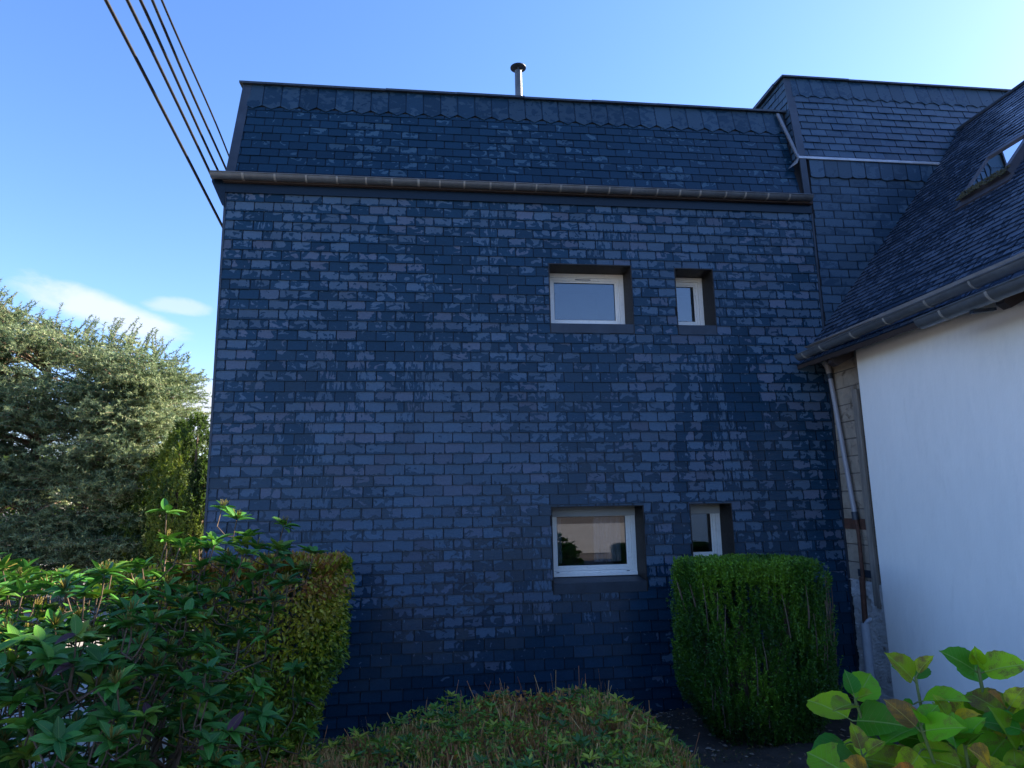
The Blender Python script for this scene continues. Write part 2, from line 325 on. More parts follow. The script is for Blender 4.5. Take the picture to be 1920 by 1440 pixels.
M['gold'] = leaf_mat('privet_leaves', [(0, (0.04, 0.12, 0.010)), (0.35, (0.19, 0.26, 0.012)), (0.75, (0.44, 0.40, 0.015)), (0.95, (0.42, 0.30, 0.03)), (1, (0.36, 0.13, 0.03))], 0.4, 0.3)
M['abelia'] = leaf_mat('clipped_hedge_leaves', [(0, (0.025, 0.10, 0.018)), (0.5, (0.14, 0.25, 0.016)), (0.8, (0.40, 0.38, 0.03)), (1, (0.48, 0.17, 0.03))], 0.42, 0.25)
M['stub'] = leaf_mat('clipped_stems', [(0, (0.30, 0.09, 0.04)), (0.5, (0.55, 0.25, 0.08)), (1, (0.70, 0.46, 0.16))], 0.6, 0.05)
M['rhodo'] = leaf_mat('rhododendron_leaves', [(0, (0.022, 0.11, 0.022)), (0.55, (0.062, 0.205, 0.028)), (0.88, (0.14, 0.27, 0.03)), (0.96, (0.24, 0.28, 0.03)), (1, (0.06, 0.02, 0.035))], 0.34, 0.16, veins=9, tcol=(0.12, 0.4, 0.02), spec=0.28)
M['bud'] = leaf_mat('flower_stalks', [(0, (0.13, 0.11, 0.02)), (1, (0.26, 0.20, 0.04))], 0.6, 0.15)
M['hydr'] = leaf_mat('hydrangea_leaves', [(0, (0.022, 0.15, 0.012)), (0.4, (0.10, 0.34, 0.006)), (0.75, (0.38, 0.52, 0.006)), (0.93, (0.60, 0.44, 0.012)), (1, (0.68, 0.18, 0.02))], 0.5, 0.28, veins=8, tcol=(0.3, 0.5, 0.02), spec=0.22, spot=(0.20, 0.10, 0.03))
M['green_stem'] = simple('green_stem', (0.14, 0.17, 0.04), 0.6, 0, 0.2, 20, 0.1)
def glass(name, tint=(0.9, 0.95, 1.0), see=0.55):
    m = mat(name); nt = m.node_tree
    fr = nt.nodes.new('ShaderNodeFresnel'); fr.inputs[0].default_value = 1.52
    gl = nt.nodes.new('ShaderNodeBsdfGlossy'); gl.inputs['Roughness'].default_value = 0.015; gl.inputs[0].default_value = (1, 1, 1, 1)
    tr = nt.nodes.new('ShaderNodeBsdfTransparent'); tr.inputs[0].default_value = (see*tint[0], see*tint[1], see*tint[2], 1)
    ms = nt.nodes.new('ShaderNodeMixShader'); f = mth(nt, 'ADD', mth(nt, 'MULTIPLY', fr.outputs[0], 1.4), 0.05, True)
    nt.links.new(f, ms.inputs[0]); nt.links.new(tr.outputs[0], ms.inputs[1]); nt.links.new(gl.outputs[0], ms.inputs[2])
    return finish(m, ms.outputs[0])
M['glass'] = glass('window_glass', see=0.75)

# ------------------------------------------------------------------ slates
def clip(poly, a, b, c):
    """keep a*u + b*v <= c"""
    out = []
    for i in range(len(poly)):
        p, q = poly[i], poly[(i+1) % len(poly)]; dp = a*p[0]+b*p[1]-c; dq = a*q[0]+b*q[1]-c
        if dp <= 0: out.append(p)
        if (dp < 0 < dq) or (dq < 0 < dp): t = dp/(dp-dq); out.append((p[0]+t*(q[0]-p[0]), p[1]+t*(q[1]-p[1])))
    return out
def rect_minus(rects, h):
    res = []
    for (a, b, c, d) in rects:
        if h[0] >= b or h[1] <= a or h[2] >= d or h[3] <= c: res.append((a, b, c, d)); continue
        if a < h[0]: res.append((a, h[0], c, d))
        if b > h[1]: res.append((h[1], b, c, d))
        a2, b2 = max(a, h[0]), min(b, h[1])
        if c < h[2]: res.append((a2, b2, c, h[2]))
        if d > h[3]: res.append((a2, b2, h[3], d))
    return res
def piece(mb, O, eu, ev, n, poly, v0, course, thick, tl, col, uvf):
    """one slate: the face leans out towards its foot"""
    f = []; b = []
    for (u, v) in poly:
        base = O+eu*u+ev*v; t = min(max((v-v0)/course, 0), 1)
        f.append(base+n*(0.003+thick*(1-t)+tl*(u-poly[0][0]))); b.append(base-n*0.001)
    k = len(poly); V = np.array(f+b); uv = [uvf(u, v) for u, v in poly]*2
    mb.add(V, [tuple(range(k))]+[(i, i+k, (i+1) % k+k, (i+1) % k) for i in range(k)], col, uv)
def slates(mb, O, eu, ev, n, u0, u1, v0, rows, w=0.22, course=0.1185, holes=(), cuts=(), gap=0.0065, thick=0.011, jit=1.0, tops=None, split=0.0):
    O, eu, ev, n = [np.array(x, float) for x in (O, eu, ev, n)]
    if np.dot(np.cross(eu, ev), n) < 0: flip = True
    else: flip = False
    for r in range(rows):
        vb = v0+r*course; off = (0 if r % 2 else w/2)+random.uniform(-0.006, 0.006)*jit; u = u0-off-w*0.001
        while u < u1:
            ww = w*(1+random.uniform(-0.02, 0.02)*jit)
            a, b = max(u, u0), min(u+ww, u1); us = u; u += ww
            if b-a < 0.012: continue
            dz = random.uniform(-0.002, 0.0025)*jit
            g = random.uniform(0.4, 1.5)*gap
            rects = [(a+g/2, b-g/2, vb+dz, vb+course+0.001)]
            for h in holes: rects = rect_minus(rects, h)
            col = (random.random(), random.random(), random.random()); tl = random.gauss(0, 0.006)*jit; th = thick*random.uniform(0.7, 1.35)
            for (x0, x1, y0, y1) in rects:
                if x1-x0 < 0.008 or y1-y0 < 0.008: continue
                poly = [(x0, y0), (x1, y0), (x1, y1), (x0, y1)]
                if random.random() < 0.25*jit:        # a chipped lower corner
                    c = random.uniform(0.004, 0.012)
                    poly = [(x0+c, y0), (x1, y0), (x1, y1), (x0, y1), (x0, y0+c)] if random.random() < 0.5 else [(x0, y0), (x1-c, y0), (x1, y0+c), (x1, y1), (x0, y1)]
                for ct in cuts: poly = clip(poly, *ct)
                if len(poly) < 3: continue
                if flip: poly = poly[::-1]
                piece(mb, O, eu, ev, n, poly, vb, course, th, tl, col, lambda q, s, us=us, ww=ww, vb=vb: ((q-us)/ww, (s-vb)/course))
    return mb
def hooks(mb, O, eu, ev, n, u0, u1, v0, rows, w, course, holes):
    O, eu, ev, n = [np.array(x, float) for x in (O, eu, ev, n)]
    for r in range(1, rows):
        u = u0-(0 if r % 2 else w/2)+w/2
        while u < u1:
            v = v0+r*course
            if u > u0 and not any(h[0] <= u <= h[1] and h[2] <= v <= h[3] for h in holes) and random.random() < 0.9:
                p = O+eu*(u+random.uniform(-.01, .01))+ev*(v-0.004)+n*0.013; obox(mb, p, p+ev*0.014-n*0.002, 0.0035, 0.003, n)
            u += w

# ------------------------------------------------------------------ main slate house
ZG, ZE, W = -2.42, 3.616, 7.32
hs = thing('slate_house', 'tall house clad in dark blue slate with four white windows and a long zinc gutter', 'house', (3.66, 3.0, ZG))
X, Y, Z = np.eye(3)
WIN = [(3.80, 4.84, 1.966, 2.835), (5.385, 5.89, 1.966, 2.815), (3.75, 4.84, -1.04, -0.078), (5.39, 5.91, -1.04, -0.072)]
mb = MB(); slates(mb, (0, 0, 0), X, Z, -Y, 0.0, W-0.035, ZE-52*0.1185, 52, holes=WIN)
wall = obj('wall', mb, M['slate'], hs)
mb = MB(); hooks(mb, (0, 0, 0), X, Z, -Y, 0.0, W-0.04, ZE-52*0.1185, 52, 0.22, 0.1185, WIN); obj('slate_hooks', mb, M['zinc'], wall)
# board wall behind the slates, with real openings
def holed_wall(mb, x0, x1, z0, z1, holes, y0, y1):
    xs = sorted({x0, x1, *[h[0] for h in holes], *[h[1] for h in holes]}); 
    for a, b in zip(xs[:-1], xs[1:]):
        m_ = (a+b)/2; hh = sorted([(h[2], h[3]) for h in holes if h[0] < m_ < h[1]]); z = z0
        for c, d in hh: box(mb, a, b, y0, y1, z, c); z = d
        box(mb, a, b, y0, y1, z, z1)
mb = MB(); holed_wall(mb, 0.004, W, ZG-0.6, 3.9, WIN, 0.002, 0.28)
box(mb, 0.004, 0.2, 0.281, 6.2, ZG-0.6, 3.9); box(mb, W-0.2, W, 0.281, 6.2, ZG-0.6, 3.9); box(mb, 0.201, W-0.201, 6.0, 6.2, ZG-0.6, 3.9)
obj('core_wall', mb, M['core'], hs)
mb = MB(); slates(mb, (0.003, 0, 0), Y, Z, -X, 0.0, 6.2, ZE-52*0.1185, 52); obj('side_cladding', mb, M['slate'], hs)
mb = MB(); box(mb, 0.3, W-0.3, 0.3, 5.9, -0.2, -0.05+0.3); box(mb, 0.3, W-0.3, 0.3, 5.9, -2.35, -2.25); box(mb, 0.3, W-0.3, 2.6, 2.7, -2.2, 3.6); box(mb, 0.3, W-0.3, 0.3, 5.9, 3.3, 3.4)
box(mb, 5.05, 5.15, 0.3, 2.55, -2.2, 3.25)
obj('room', mb, M['plaster_in'], hs)
# corner strips
for q in ((-0.012, 0.012, -0.016, 0.03, ZG-0.1, 3.66), (W-0.035, W-0.012, -0.015, 0.0, ZG, 3.6)): mb = MB(); box(mb, *q); obj('corner_trim', mb, M['zinc_dark'], hs)
# fascia under the gutter
mb = MB(); box(mb, 0.0, W-0.03, -0.028, 0.001, 3.60, 3.71); obj('fascia', mb, M['slate_band'], hs)
mb = MB(); box(mb, -0.02, W-0.03, -0.075, 0.001, 3.712, 3.745); obj('soffit_board', mb, M['darkwood'], hs)
def gutter(name, p0, p1, r, parent, joints, endcap=(1, 1), side=-1, depth=1.0):
    """half-round gutter from p0 to p1 (axis at rim height), bead on the outer rim, joint straps as its own part"""
    p0 = np.array(p0, float); p1 = np.array(p1, float); d = p1-p0; L = np.linalg.norm(d); d /= L; s = np.cross(d, Z); s /= np.linalg.norm(s)
    mb = MB(); n = 14; a = np.linspace(0, np.pi, n+1)
    def ring(rr, t): return [p0+d*t+s*math.cos(x)*rr-Z*math.sin(x)*rr*depth for x in a]
    for rr, fl in ((r, 0), (r-0.006, 1)):
        V = ring(rr, 0)+ring(rr, L); fs = [(i, i+1, i+n+2, i+n+1) if fl else (i, i+n+1, i+n+2, i+1) for i in range(n)]; mb.add(V, fs)
    for t in (0, L):
        V = ring(r, t)+ring(r-0.006, t); mb.add(V, [(i, i+1, i+n+2, i+n+1) for i in range(n)])
    for q in (-1, 1): tube(mb, [p0+s*q*r, p1+s*q*r], 0.009 if q == side else 0.004, 8)
    for e, t in zip(endcap, (0.003, L-0.003)):
        if e: mb.add(ring(r-0.001, t), [tuple(range(n+1))])
    g = obj(name, mb, M['zinc'], parent, True); 
    md = g.modifiers.new('edge', 'EDGE_SPLIT'); md.split_angle = R(40)
    for t in joints:
        mb = MB()
        for rr in (r+0.005,):
            w_ = random.uniform(0.009, 0.013); V = []
            for tt in (t-w_, t+w_): V += [p0+d*tt+s*math.cos(x)*rr-Z*math.sin(x)*rr*depth for x in a]
            V2 = []
            for tt in (t-w_, t+w_): V2 += [p0+d*tt+s*math.cos(x)*(r+0.0005)-Z*math.sin(x)*(r+0.0005)*depth for x in a]
            mb.add(V, [(i, i+n+1, i+n+2, i+1) for i in range(n)])
            mb.add(V[:n+1]+V2[:n+1], [(i, i+n+1, i+n+2, i+1) for i in range(n)]); mb.add(V[n+1:]+V2[n+1:], [(i, i+1, i+n+2, i+n+1) for i in range(n)])
        obox(mb, p0+d*t+s*r+Z*0.006, p0+d*t-s*r+Z*0.006, 0.018, 0.004)
        obj('bracket', mb, M['strap'], g)
    return g
jt = [0.36]
while jt[-1] < 6.9: jt.append(jt[-1]+random.uniform(0.25, 0.36))
gutter('gutter', (-0.14, -0.105, 3.785), (7.25, -0.105, 3.79), 0.061, hs, jt, side=1)
mb = MB(); prism(mb, [(0.0, 3.42), (-0.028, 3.44), (-0.155, 3.72), (-0.155, 3.80), (0.0, 3.84)], -0.03, 6.2); obj('side_eave', mb, M['slate_band'], hs)
# mansard
MH, MI = 1.32, 0.30   # rise and set-back
ev = np.array([0, MI, MH]); ml = np.linalg.norm(ev); ev = ev/ml; nn = np.array([0, -ev[2], ev[1]])
rm = MB(); slates(rm, (0, 0, 3.88), X, ev, nn, 0.02, W-0.15, 0.0, 9, cuts=[(-1, 0.04, -0.075), (0, 1, 1.0)], thick=0.007)
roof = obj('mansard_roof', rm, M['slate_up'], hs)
def chevrons(mb, O, eu, ev_, n, u0, u1, vlo, vhi, w, cuts=()):
    O, eu, ev_, n = [np.array(x, float) for x in (O, eu, ev_, n)]; u = u0
    while u < u1:
        b = min(u+w, u1); m_ = (u+min(u+w, u1))/2; pk = random.uniform(0.055, 0.07)
        poly = [(u+0.0015, vlo+pk), (u+w/2, vlo), (b-0.0015, vlo+pk), (b-0.0015, vhi), (u+0.0015, vhi)] if b-u > w*0.8 else [(u, vlo+pk), (b, vlo), (b, vhi), (u, vhi)]
        for ct in cuts: poly = clip(poly, *ct)
        if len(poly) > 2: piece(mb, O, eu, ev_, n, poly, vlo, vhi-vlo, 0.005, random.gauss(0, .002), (random.random(), random.random(), random.random()), lambda q, s, u=u: ((q-u)/w, 0.5))
        u += w
mb = MB(); chevrons(mb, np.array([0, 0, 3.88])+nn*0.010, X, ev, nn, 0.08, W-0.12, 0.965, ml, 0.22, [(-1, 0.04, -0.075)]); obj('chevron_band', mb, M['slate_band'], roof)
mb = MB(); box(mb, 0.03, W+0.0, 0.03, 6.0, 3.86, 3.885); mb.add([(0.0, 0.004, 3.87), (W, 0.004, 3.87), (W, MI+0.004, 3.88+MH), (0.045, MI+0.004, 3.88+MH), (0.0, 6.0, 3.87), (W, 6.0, 3.87), (W, 6.0, 3.88+MH), (0.045, 6.0, 3.88+MH)],
    [(0, 1, 2, 3), (1, 5, 6, 2), (5, 4, 7, 6), (4, 0, 3, 7), (3, 2, 6, 7)]); obj('roof_deck', mb, M['core'], roof)
mb = MB(); slates(mb, (0.012, 0, 3.88), Y, (0.034, 0, 0.9994), (-0.9994, 0, 0.034), 0.05, 6.0, 0.0, 11, thick=0.005, jit=0.3, cuts=[(-1, 0.227, 0.0)]); obj('side_slates', mb, M['slate_up'], roof)
mb = MB(); obox(mb, (0.042, -0.006, 3.86), (0.092, MI-0.006, 3.88+MH), 0.105, 0.022, (0, -1, 0.2)); obj('hip_trim', mb, M['zinc_dark'], roof)
# coping in lapped lengths, slightly uneven
mb = MB(); u = 0.0
while u < W+0.05:
    b = min(u+0.9, W+0.05); dz = random.uniform(-0.005, 0.006)
    prism(mb, [(MI-0.055, 3.88+MH+0.002+dz), (MI-0.055, 3.88+MH+0.028+dz), (MI+0.2, 3.88+MH+0.055+dz), (MI+0.2, 3.88+MH+0.01+dz)], u, b-0.002, 'x'); u = b
box(mb, -0.02, W, MI+0.201, 6.05, 3.88+MH+0.0, 3.88+MH+0.05)
obj('coping', mb, M['zinc_dark'], roof)
# flue
mb = MB(); tube(mb, [(3.77, 2.0, 5.0), (3.77, 2.0, 6.83)], 0.058, 20); fl = obj('flue_pipe', mb, M['zinc'], hs, True); fl.modifiers.new('e', 'EDGE_SPLIT')
mb = MB(); 
for k in range(3): a = k*2.1+0.4; obox(mb, (3.77+0.055*math.cos(a), 2+0.055*math.sin(a), 6.78), (3.77+0.06*math.cos(a), 2+0.06*math.sin(a), 6.90), 0.016, 0.004)
cn = 24; V = [(3.77+rr*math.cos(t), 2+rr*math.sin(t), z) for rr, z in ((0.128, 6.885), (0.128, 6.898), (0.03, 6.945)) for t in np.linspace(0, 2*np.pi, cn, endpoint=False)]
mb.add(V, [(i, (i+1) % cn, (i+1) % cn+cn, i+cn) for i in range(cn)]+[(i+cn, (i+1) % cn+cn, (i+1) % cn+2*cn, i+2*cn) for i in range(cn)]+[tuple(range(cn-1, -1, -1)), tuple(range(2*cn, 3*cn))])
obj('rain_cap', mb, M['zinc_dark'], fl)
# windows
def window(i, win, tall):
    x0, x1, z0, z1 = win; D = 0.34; sill_h = 0.115
    up = i < 2
    mb = MB(); t = 0.012
    box(mb, x0, x0+t, -0.014, D, z0, z1); box(mb, x1-t, x1, -0.014, D, z0, z1)
    box(mb, x0+t, x1-t, -0.014, D, z1-t, z1)
    wn_ = obj('window', mb, M['reveal'], hs)
    zt = z0+sill_h
    mb = MB(); box(mb, x0+t, x1-t, -0.016, 0.004, z0, zt); prism(mb, [(0.004, zt-0.014), (0.004, zt-0.002), (D, zt+0.035), (D, zt+0.02)], x0+t, x1-t, 'x')
    obj('sill', mb, M['zinc_dark'], wn_)
    fz0 = z0+0.14; fz1 = z1-t; fx0 = x0+t; fx1 = x1-t; y0, y1 = D-0.03, D+0.03
    if i in (2,): fz0 = z0+0.155
    if i == 3: fz0 = z0+0.27
    mb = MB()
    def ring(a, b, c, d, w_, ya, yb, wb=None):
        wb = w_ if wb is None else wb
        box(mb, a, a+w_, ya, yb, c, d); box(mb, b-w_, b, ya, yb, c, d); box(mb, a+w_, b-w_, ya, yb, d-w_, d); box(mb, a+w_, b-w_, ya, yb, c, c+wb)
    ring(fx0, fx1, fz0, fz1, 0.055, y0, y1)
    fr = obj('frame', mb, M['pvc'], wn_, bevel=0.004)
    mb = MB(); box(mb, fx0+0.004, fx1-0.004, y0-0.03, y0-0.001, fz0-0.004, fz0+0.035); obj('drip_rail', mb, M['pvc'], wn_, bevel=0.004)
    mb = MB(); ring(fx0+0.057, fx1-0.057, fz0+0.057, fz1-0.057, 0.036, y0+0.012, y1-0.008); ring(fx0+0.0935, fx1-0.0935, fz0+0.0935, fz1-0.0935, 0.022, y0+0.022, y1-0.012)
    obj('sash', mb, M['pvc'], wn_, bevel=0.003)
    if x1-x0 > 0.8:
        mb = MB(); cx = (x0+x1)/2-0.02; box(mb, cx-0.10, cx+0.10, y0+0.004, y0+0.0115, fz1-0.083, fz1-0.071); obj('trickle_vent', mb, M['lead'], wn_, bevel=0.003)
    if x1-x0 > 0.8:
        for q in (fx0+0.09, fx1-0.13): mb = MB(); box(mb, q, q+0.035, y0-0.006, y0-0.001, fz0+0.038, fz0+0.048); obj('drain_cap', mb, M['lead'], wn_, bevel=0.002)
    g0, g1, h0, h1 = fx0+0.1155, fx1-0.1155, fz0+0.1155, fz1-0.1155
    mb = MB(); ring(g0-0.002, g1+0.002, h0-0.002, h1+0.002, 0.006, y0+0.026, y0+0.034); obj('gasket', mb, M['gasket'], wn_)
    mb = MB(); box(mb, g0, g1, y0+0.036, y0+0.042, h0, h1); obj('pane', mb, M['glass'], wn_)
    return g0, g1, h0, h1, wn_
ws = [window(i, w_, 0) for i, w_ in enumerate(WIN)]
# net curtain in the large lower window, pulled a little apart
g0, g1, h0, h1, w2 = ws[2]
mb = MB(); xs = np.linspace(g1-0.36, g1-0.02, 60); zz = np.linspace(h0+0.02, h1+0.08, 5)
V = [(x, 0.50+0.012*math.sin(x*95)+0.004*math.sin(x*31+z*5), z) for z in zz for x in xs]
mb.arr(V, np.array([(j*60+i, j*60+i+1, (j+1)*60+i+1, (j+1)*60+i) for j in range(4) for i in range(59)]), (0.5, 0.5, 0.5))
obj('curtain', mb, M['curtain'], w2, True); mb = MB()
xs = np.linspace(g0-0.05, g0+0.08, 20); V = [(x, 0.50+0.012*math.sin(x*95), z) for z in zz for x in xs]
mb.arr(V, np.array([(j*20+i, j*20+i+1, (j+1)*20+i+1, (j+1)*20+i) for j in range(4) for i in range(19)]), (0.5, 0.5, 0.5))
obj('curtain', mb, M['curtain'], w2, True)

# ------------------------------------------------------------------ taller slate house on the right, in line with the first
th = thing('taller_slate_house', 'taller slate-hung house behind the tiled roof with a zigzag band and pale flashing line', 'house', (9.5, 3.0, ZG))
ZF = 4.395
mb = MB(); slates(mb, (0, 0.004, 0), X, Z, -Y, 7.33, 12.5, 4.12-56*0.115, 56, w=0.27, course=0.115, thick=0.006, jit=1.5)
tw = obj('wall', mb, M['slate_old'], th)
mb = MB(); u = 7.33
while u < 12.5:      # first course: long slates with rounded feet
    w_ = 0.2*random.uniform(0.92, 1.08); c = random.uniform(0.02, 0.05); lo = 4.115+random.uniform(-0.008, 0.008); a, b = u+0.002, u+w_-0.002
    poly = [(a, lo+c*0.8), (a+w_*0.12, lo+0.008), (a+w_*0.35, lo), (b-w_*0.3, lo+0.004), (b-w_*0.1, lo+0.012), (b, lo+c*0.9), (b, 4.37), (a, 4.37)]
    piece(mb, np.array([0, -0.008, 0]), X, Z, -Y, poly, lo, 0.27, 0.012, random.gauss(0, .01), (random.random(), random.random(), random.random()), lambda q, s, u=u: ((q-u)/0.2, 0.5)); u += w_
obj('long_slate_course', mb, M['slate_old'], tw)
mb = MB(); box(mb, W+0.004, 12.5, 0.006, 0.3, ZG-0.5, ZF); box(mb, W+0.004, W+0.2, 0.301, 6.0, ZG-0.5, ZF); box(mb, 12.3, 12.5, 0.301, 6.0, ZG-0.5, ZF); obj('core_wall', mb, M['core'], th)
ev2 = ev; H2 = 1.365; s2 = H2/ev[2]; ML = 7.19
mb = MB(); slates(mb, (0, 0, ZF+0.01), X, ev, nn, ML+0.05, 12.5, 0.01, 10, cuts=[(-1, 0.07, -(ML+0.07))]); tr = obj('mansard_roof', mb, M['slate_old'], th)
mb = MB(); chevrons(mb, np.array([0, 0, ZF+0.01])+nn*0.010, X, ev, nn, ML+0.06, 12.5, 1.04, s2, 0.2, [(-1, 0.07, -(ML+0.08))]); obj('chevron_band', mb, M['slate_band'], tr)
mb = MB(); zt = ZF+H2
mb.add([(ML+0.01, 0.004, ZF), (12.5, 0.004, ZF), (12.5, 0.314, zt), (ML+0.105, 0.314, zt), (ML+0.01, 6.0, ZF), (12.5, 6.0, ZF), (12.5, 6.0, zt), (ML+0.105, 6.0, zt)], [(0, 1, 2, 3), (1, 5, 6, 2), (5, 4, 7, 6), (4, 0, 3, 7), (3, 2, 6, 7), (0, 4, 5, 1)]); obj('roof_deck', mb, M['core'], tr)
mb = MB(); slates(mb, (ML, 0, ZF), Y, (0.075, 0, 0.9972), (-0.9972, 0, 0.075), 0.05, 6.0, 0.0, 12, w=0.2, cuts=[(-1, 0.227, 0.0), (0, 1, s2)]); obj('side_slates', mb, M['slate_old'], tr)
mb = MB(); obox(mb, (ML+0.045, -0.008, ZF), (ML+0.145, MI+0.006, zt), 0.11, 0.022, (0, -1, 0.2)); obj('hip_trim', mb, M['zinc_dark'], tr)
mb = MB(); u = ML+0.05
while u < 12.6:
    b = min(u+1.0, 12.6); dz = random.uniform(-0.004, 0.005)
    prism(mb, [(MI-0.04, zt+0.002+dz), (MI-0.04, zt+0.026+dz), (MI+0.2, zt+0.05+dz), (MI+0.2, zt+0.01+dz)], u, b-0.002, 'x'); u = b
box(mb, ML+0.04, 12.6, MI+0.201, 6.05, zt, zt+0.05); obj('coping', mb, M['zinc_dark'], tr)
mb = MB(); prism(mb, [(0.0, ZF-0.028), (-0.034, ZF-0.03), (-0.036, ZF-0.004), (0.0, ZF+0.028)], ML-0.01, 9.34, 'x')
obj('flashing', mb, M['zinc_pale'], th, bevel=0.003)
mb = MB(); obox(mb, (7.185, -0.02, ZF-0.02), (7.105, 0.245, 5.17), 0.04, 0.02, (0, -1, 0.2)); obj('step_flashing', mb, M['lead'], th)
mb = MB(); mb.add([(7.19, -0.036, 4.395), (7.16, -0.028, 4.30), (7.05, -0.02, 4.225), (7.06, 0.05, 4.25), (7.19, 0.01, 4.40)], [(0, 1, 2), (0, 2, 3, 4)]); obj('apron_flashing', mb, M['lead'], th)
mb = MB(); obox(mb, (7.235, -0.018, ZF-0.03), (7.255, -0.018, 3.83), 0.09, 0.02, (0, -1, 0)); obj('wall_trim', mb, M['zinc_dark'], th)

# ------------------------------------------------------------------ white rendered house, right
wh = thing('white_house', 'white rendered house with steep slate roof, skylight and two zinc gutters', 'house', (9.7, -4.0, ZG+0.3))
KR = 1.2124; ZR = lambda x: 2.108+KR*(x-7.335)
XE, XR = 6.90, 9.71
evr = norm(np.array([1, 0, KR])); nr = np.array([-evr[2], 0, evr[0]])
rl = (XR-XE)/evr[0]
mb = MB(); slates(mb, (XE, 0, ZR(XE)), -Y, evr, nr, -0.36, 8.0, 0.0, int(rl/0.083)+1, w=0.2, course=0.083, thick=0.008, jit=1.3, cuts=[(0, 1, rl)])
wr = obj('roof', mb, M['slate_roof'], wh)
mb = MB(); th_ = 0.045
mb.add([(XE, 0.36, ZR(XE)-0.002), (XR, 0.36, ZR(XR)-0.002), (XR, 0.36, ZR(XR)-th_), (XE, 0.36, ZR(XE)-th_), (XE, -8, ZR(XE)-0.002), (XR, -8, ZR(XR)-0.002), (XR, -8, ZR(XR)-th_), (XE, -8, ZR(XE)-th_)], [(0, 1, 2, 3), (7, 6, 5, 4), (0, 4, 5, 1), (1, 5, 6, 2), (2, 6, 7, 3), (3, 7, 4, 0)])
mb.add([(XR+0.01, 0.36, ZR(XR)), (12.5, 0.36, ZR(XE)), (12.5, -8, ZR(XE)), (XR+0.01, -8, ZR(XR)), (XR+0.01, 0.36, ZR(XR)-th_), (12.5, 0.36, ZR(XE)-th_), (12.5, -8, ZR(XE)-th_), (XR+0.01, -8, ZR(XR)-th_)], [(0, 1, 2, 3), (4, 7, 6, 5), (3, 2, 6, 7), (0, 4, 5, 1)])
obj('roof_deck', mb, M['darkwood'], wr)
mb = MB(); tube(mb, [(XR, 0.36, ZR(XR)+0.02), (XR, -8, ZR(XR)+0.02)], 0.03, 10); obj('ridge', mb, M['zinc_dark'], wr)
# walls
XW = 7.22
mb = MB(); prism(mb, [(XW, -2.5), (XW, ZR(XW)-0.06), (XW+0.1, ZR(XW+0.1)-0.06), (XW+0.1, -2.5)], -0.69, -7.8); box(mb, XW+0.1, 12.3, -7.8, -7.7, -2.5, 2.0); box(mb, 12.2, 12.3, -7.69, 0, -2.5, 2.0)
wwall = obj('wall', mb, M['render'], wh, bevel=0.006)
mb = MB(); k = 0; z = -0.98; bh = 0.2
while z < 2.05:
    y = 0.0; off = 0.0
    j = random.uniform(-0.003, 0.003)
    ys = [-0.002, -0.27 if k % 2 else -0.5, -1.0]
    for a, b in zip(ys[:-1], ys[1:]):
        box(mb, 7.315+random.uniform(-0.003, 0.003), 7.34, b+0.003, a-0.003, z+0.004, z+bh-0.004+j, (random.random(),)*3)
    z += bh+0.004; k += 1
bw = obj('block_wall', mb, M['block'], wh, bevel=0.003)
mb = MB(); box(mb, 7.3215, 7.36, -1.0, -0.001, -1.0, 2.05); obj('mortar_joints', mb, M['mortar'], bw)
# rough plinth with a hole knocked in it
mb = MB(); ny, nz = 40, 90; ys = np.linspace(0.0, -1.1, ny); zs = np.linspace(-2.5, -0.985, nz); V = []
hole = lambda y, z: math.hypot((y+0.335)/0.045, (z+1.23)/0.10)
for z_ in zs:
    for y_ in ys:
        b = 0.004*math.sin(y_*17+z_*5)+0.004*math.sin(y_*9-z_*13+math.sin(z_*31))+0.009*random.random()
        if hole(y_, z_) < 1: b = -0.10
        if y_ > -0.06+0.02*math.sin(z_*21): b -= 0.04
        V.append((7.285-b, y_, z_))
mb.arr(V, np.array([(j*ny+i, j*ny+i+1, (j+1)*ny+i+1, (j+1)*ny+i) for j in range(nz-1) for i in range(ny-1)]), (0.5, 0.5, 0.5))
mb.add([(7.285, 0, -0.985), (7.285, -1.1, -0.985), (7.33, -1.1, -0.97), (7.33, 0, -0.97)], [(0, 1, 2, 3)])
obj('plinth', mb, M['masonry'], wh)
mb = MB(); box(mb, 7.275, 7.314, -0.50, -0.455, -1.22, 1.25); box(mb, 7.262, 7.30, -0.565, -0.515, -1.24, 1.2); obj('batten', mb, M['timber'], wh, bevel=0.003)
mb = MB(); box(mb, 7.29, 7.313, -0.46, -0.20, -0.93, -0.85); obj('dark_strap', mb, M['zinc_dark'], wh)
mb = MB(); box(mb, 7.300, 7.3135, -0.44, -0.02, -0.40, -0.28); obj('rusty_lintel', mb, M['rust'], wh)
# drainpipes
mb = MB(); tube(mb, [(7.10, -0.10, 1.63), (7.16, -0.09, 1.64), (7.215, -0.085, 1.615), (7.25, -0.085, 1.55), (7.26, -0.09, 1.47)], 0.036, 12)
tube(mb, [(7.26, -0.09, 1.50), (7.26, -0.31, -0.27)], 0.028, 12); dp = obj('drainpipe', mb, M['grey_pipe'], wh, True)
mb = MB(); tube(mb, [(7.26, -0.092, 1.47), (7.26, -0.10, 1.40)], 0.034, 12); obj('collar', mb, M['zinc_dark'], dp, True); mb = MB(); tube(mb, [(7.26, -0.303, -0.20), (7.26, -0.312, -0.29)], 0.037, 12); obj('collar', mb, M['zinc_dark'], dp, True)
mb = MB(); tube(mb, [(7.262, -0.312, -0.27), (7.262, -0.33, -0.45), (7.262, -0.325, -0.95)], 0.022, 10); tube(mb, [(7.25, -0.325, -0.93), (7.25, -0.30, -1.44)], 0.030, 10); obj('iron_pipe', mb, M['rust'], wh, True)
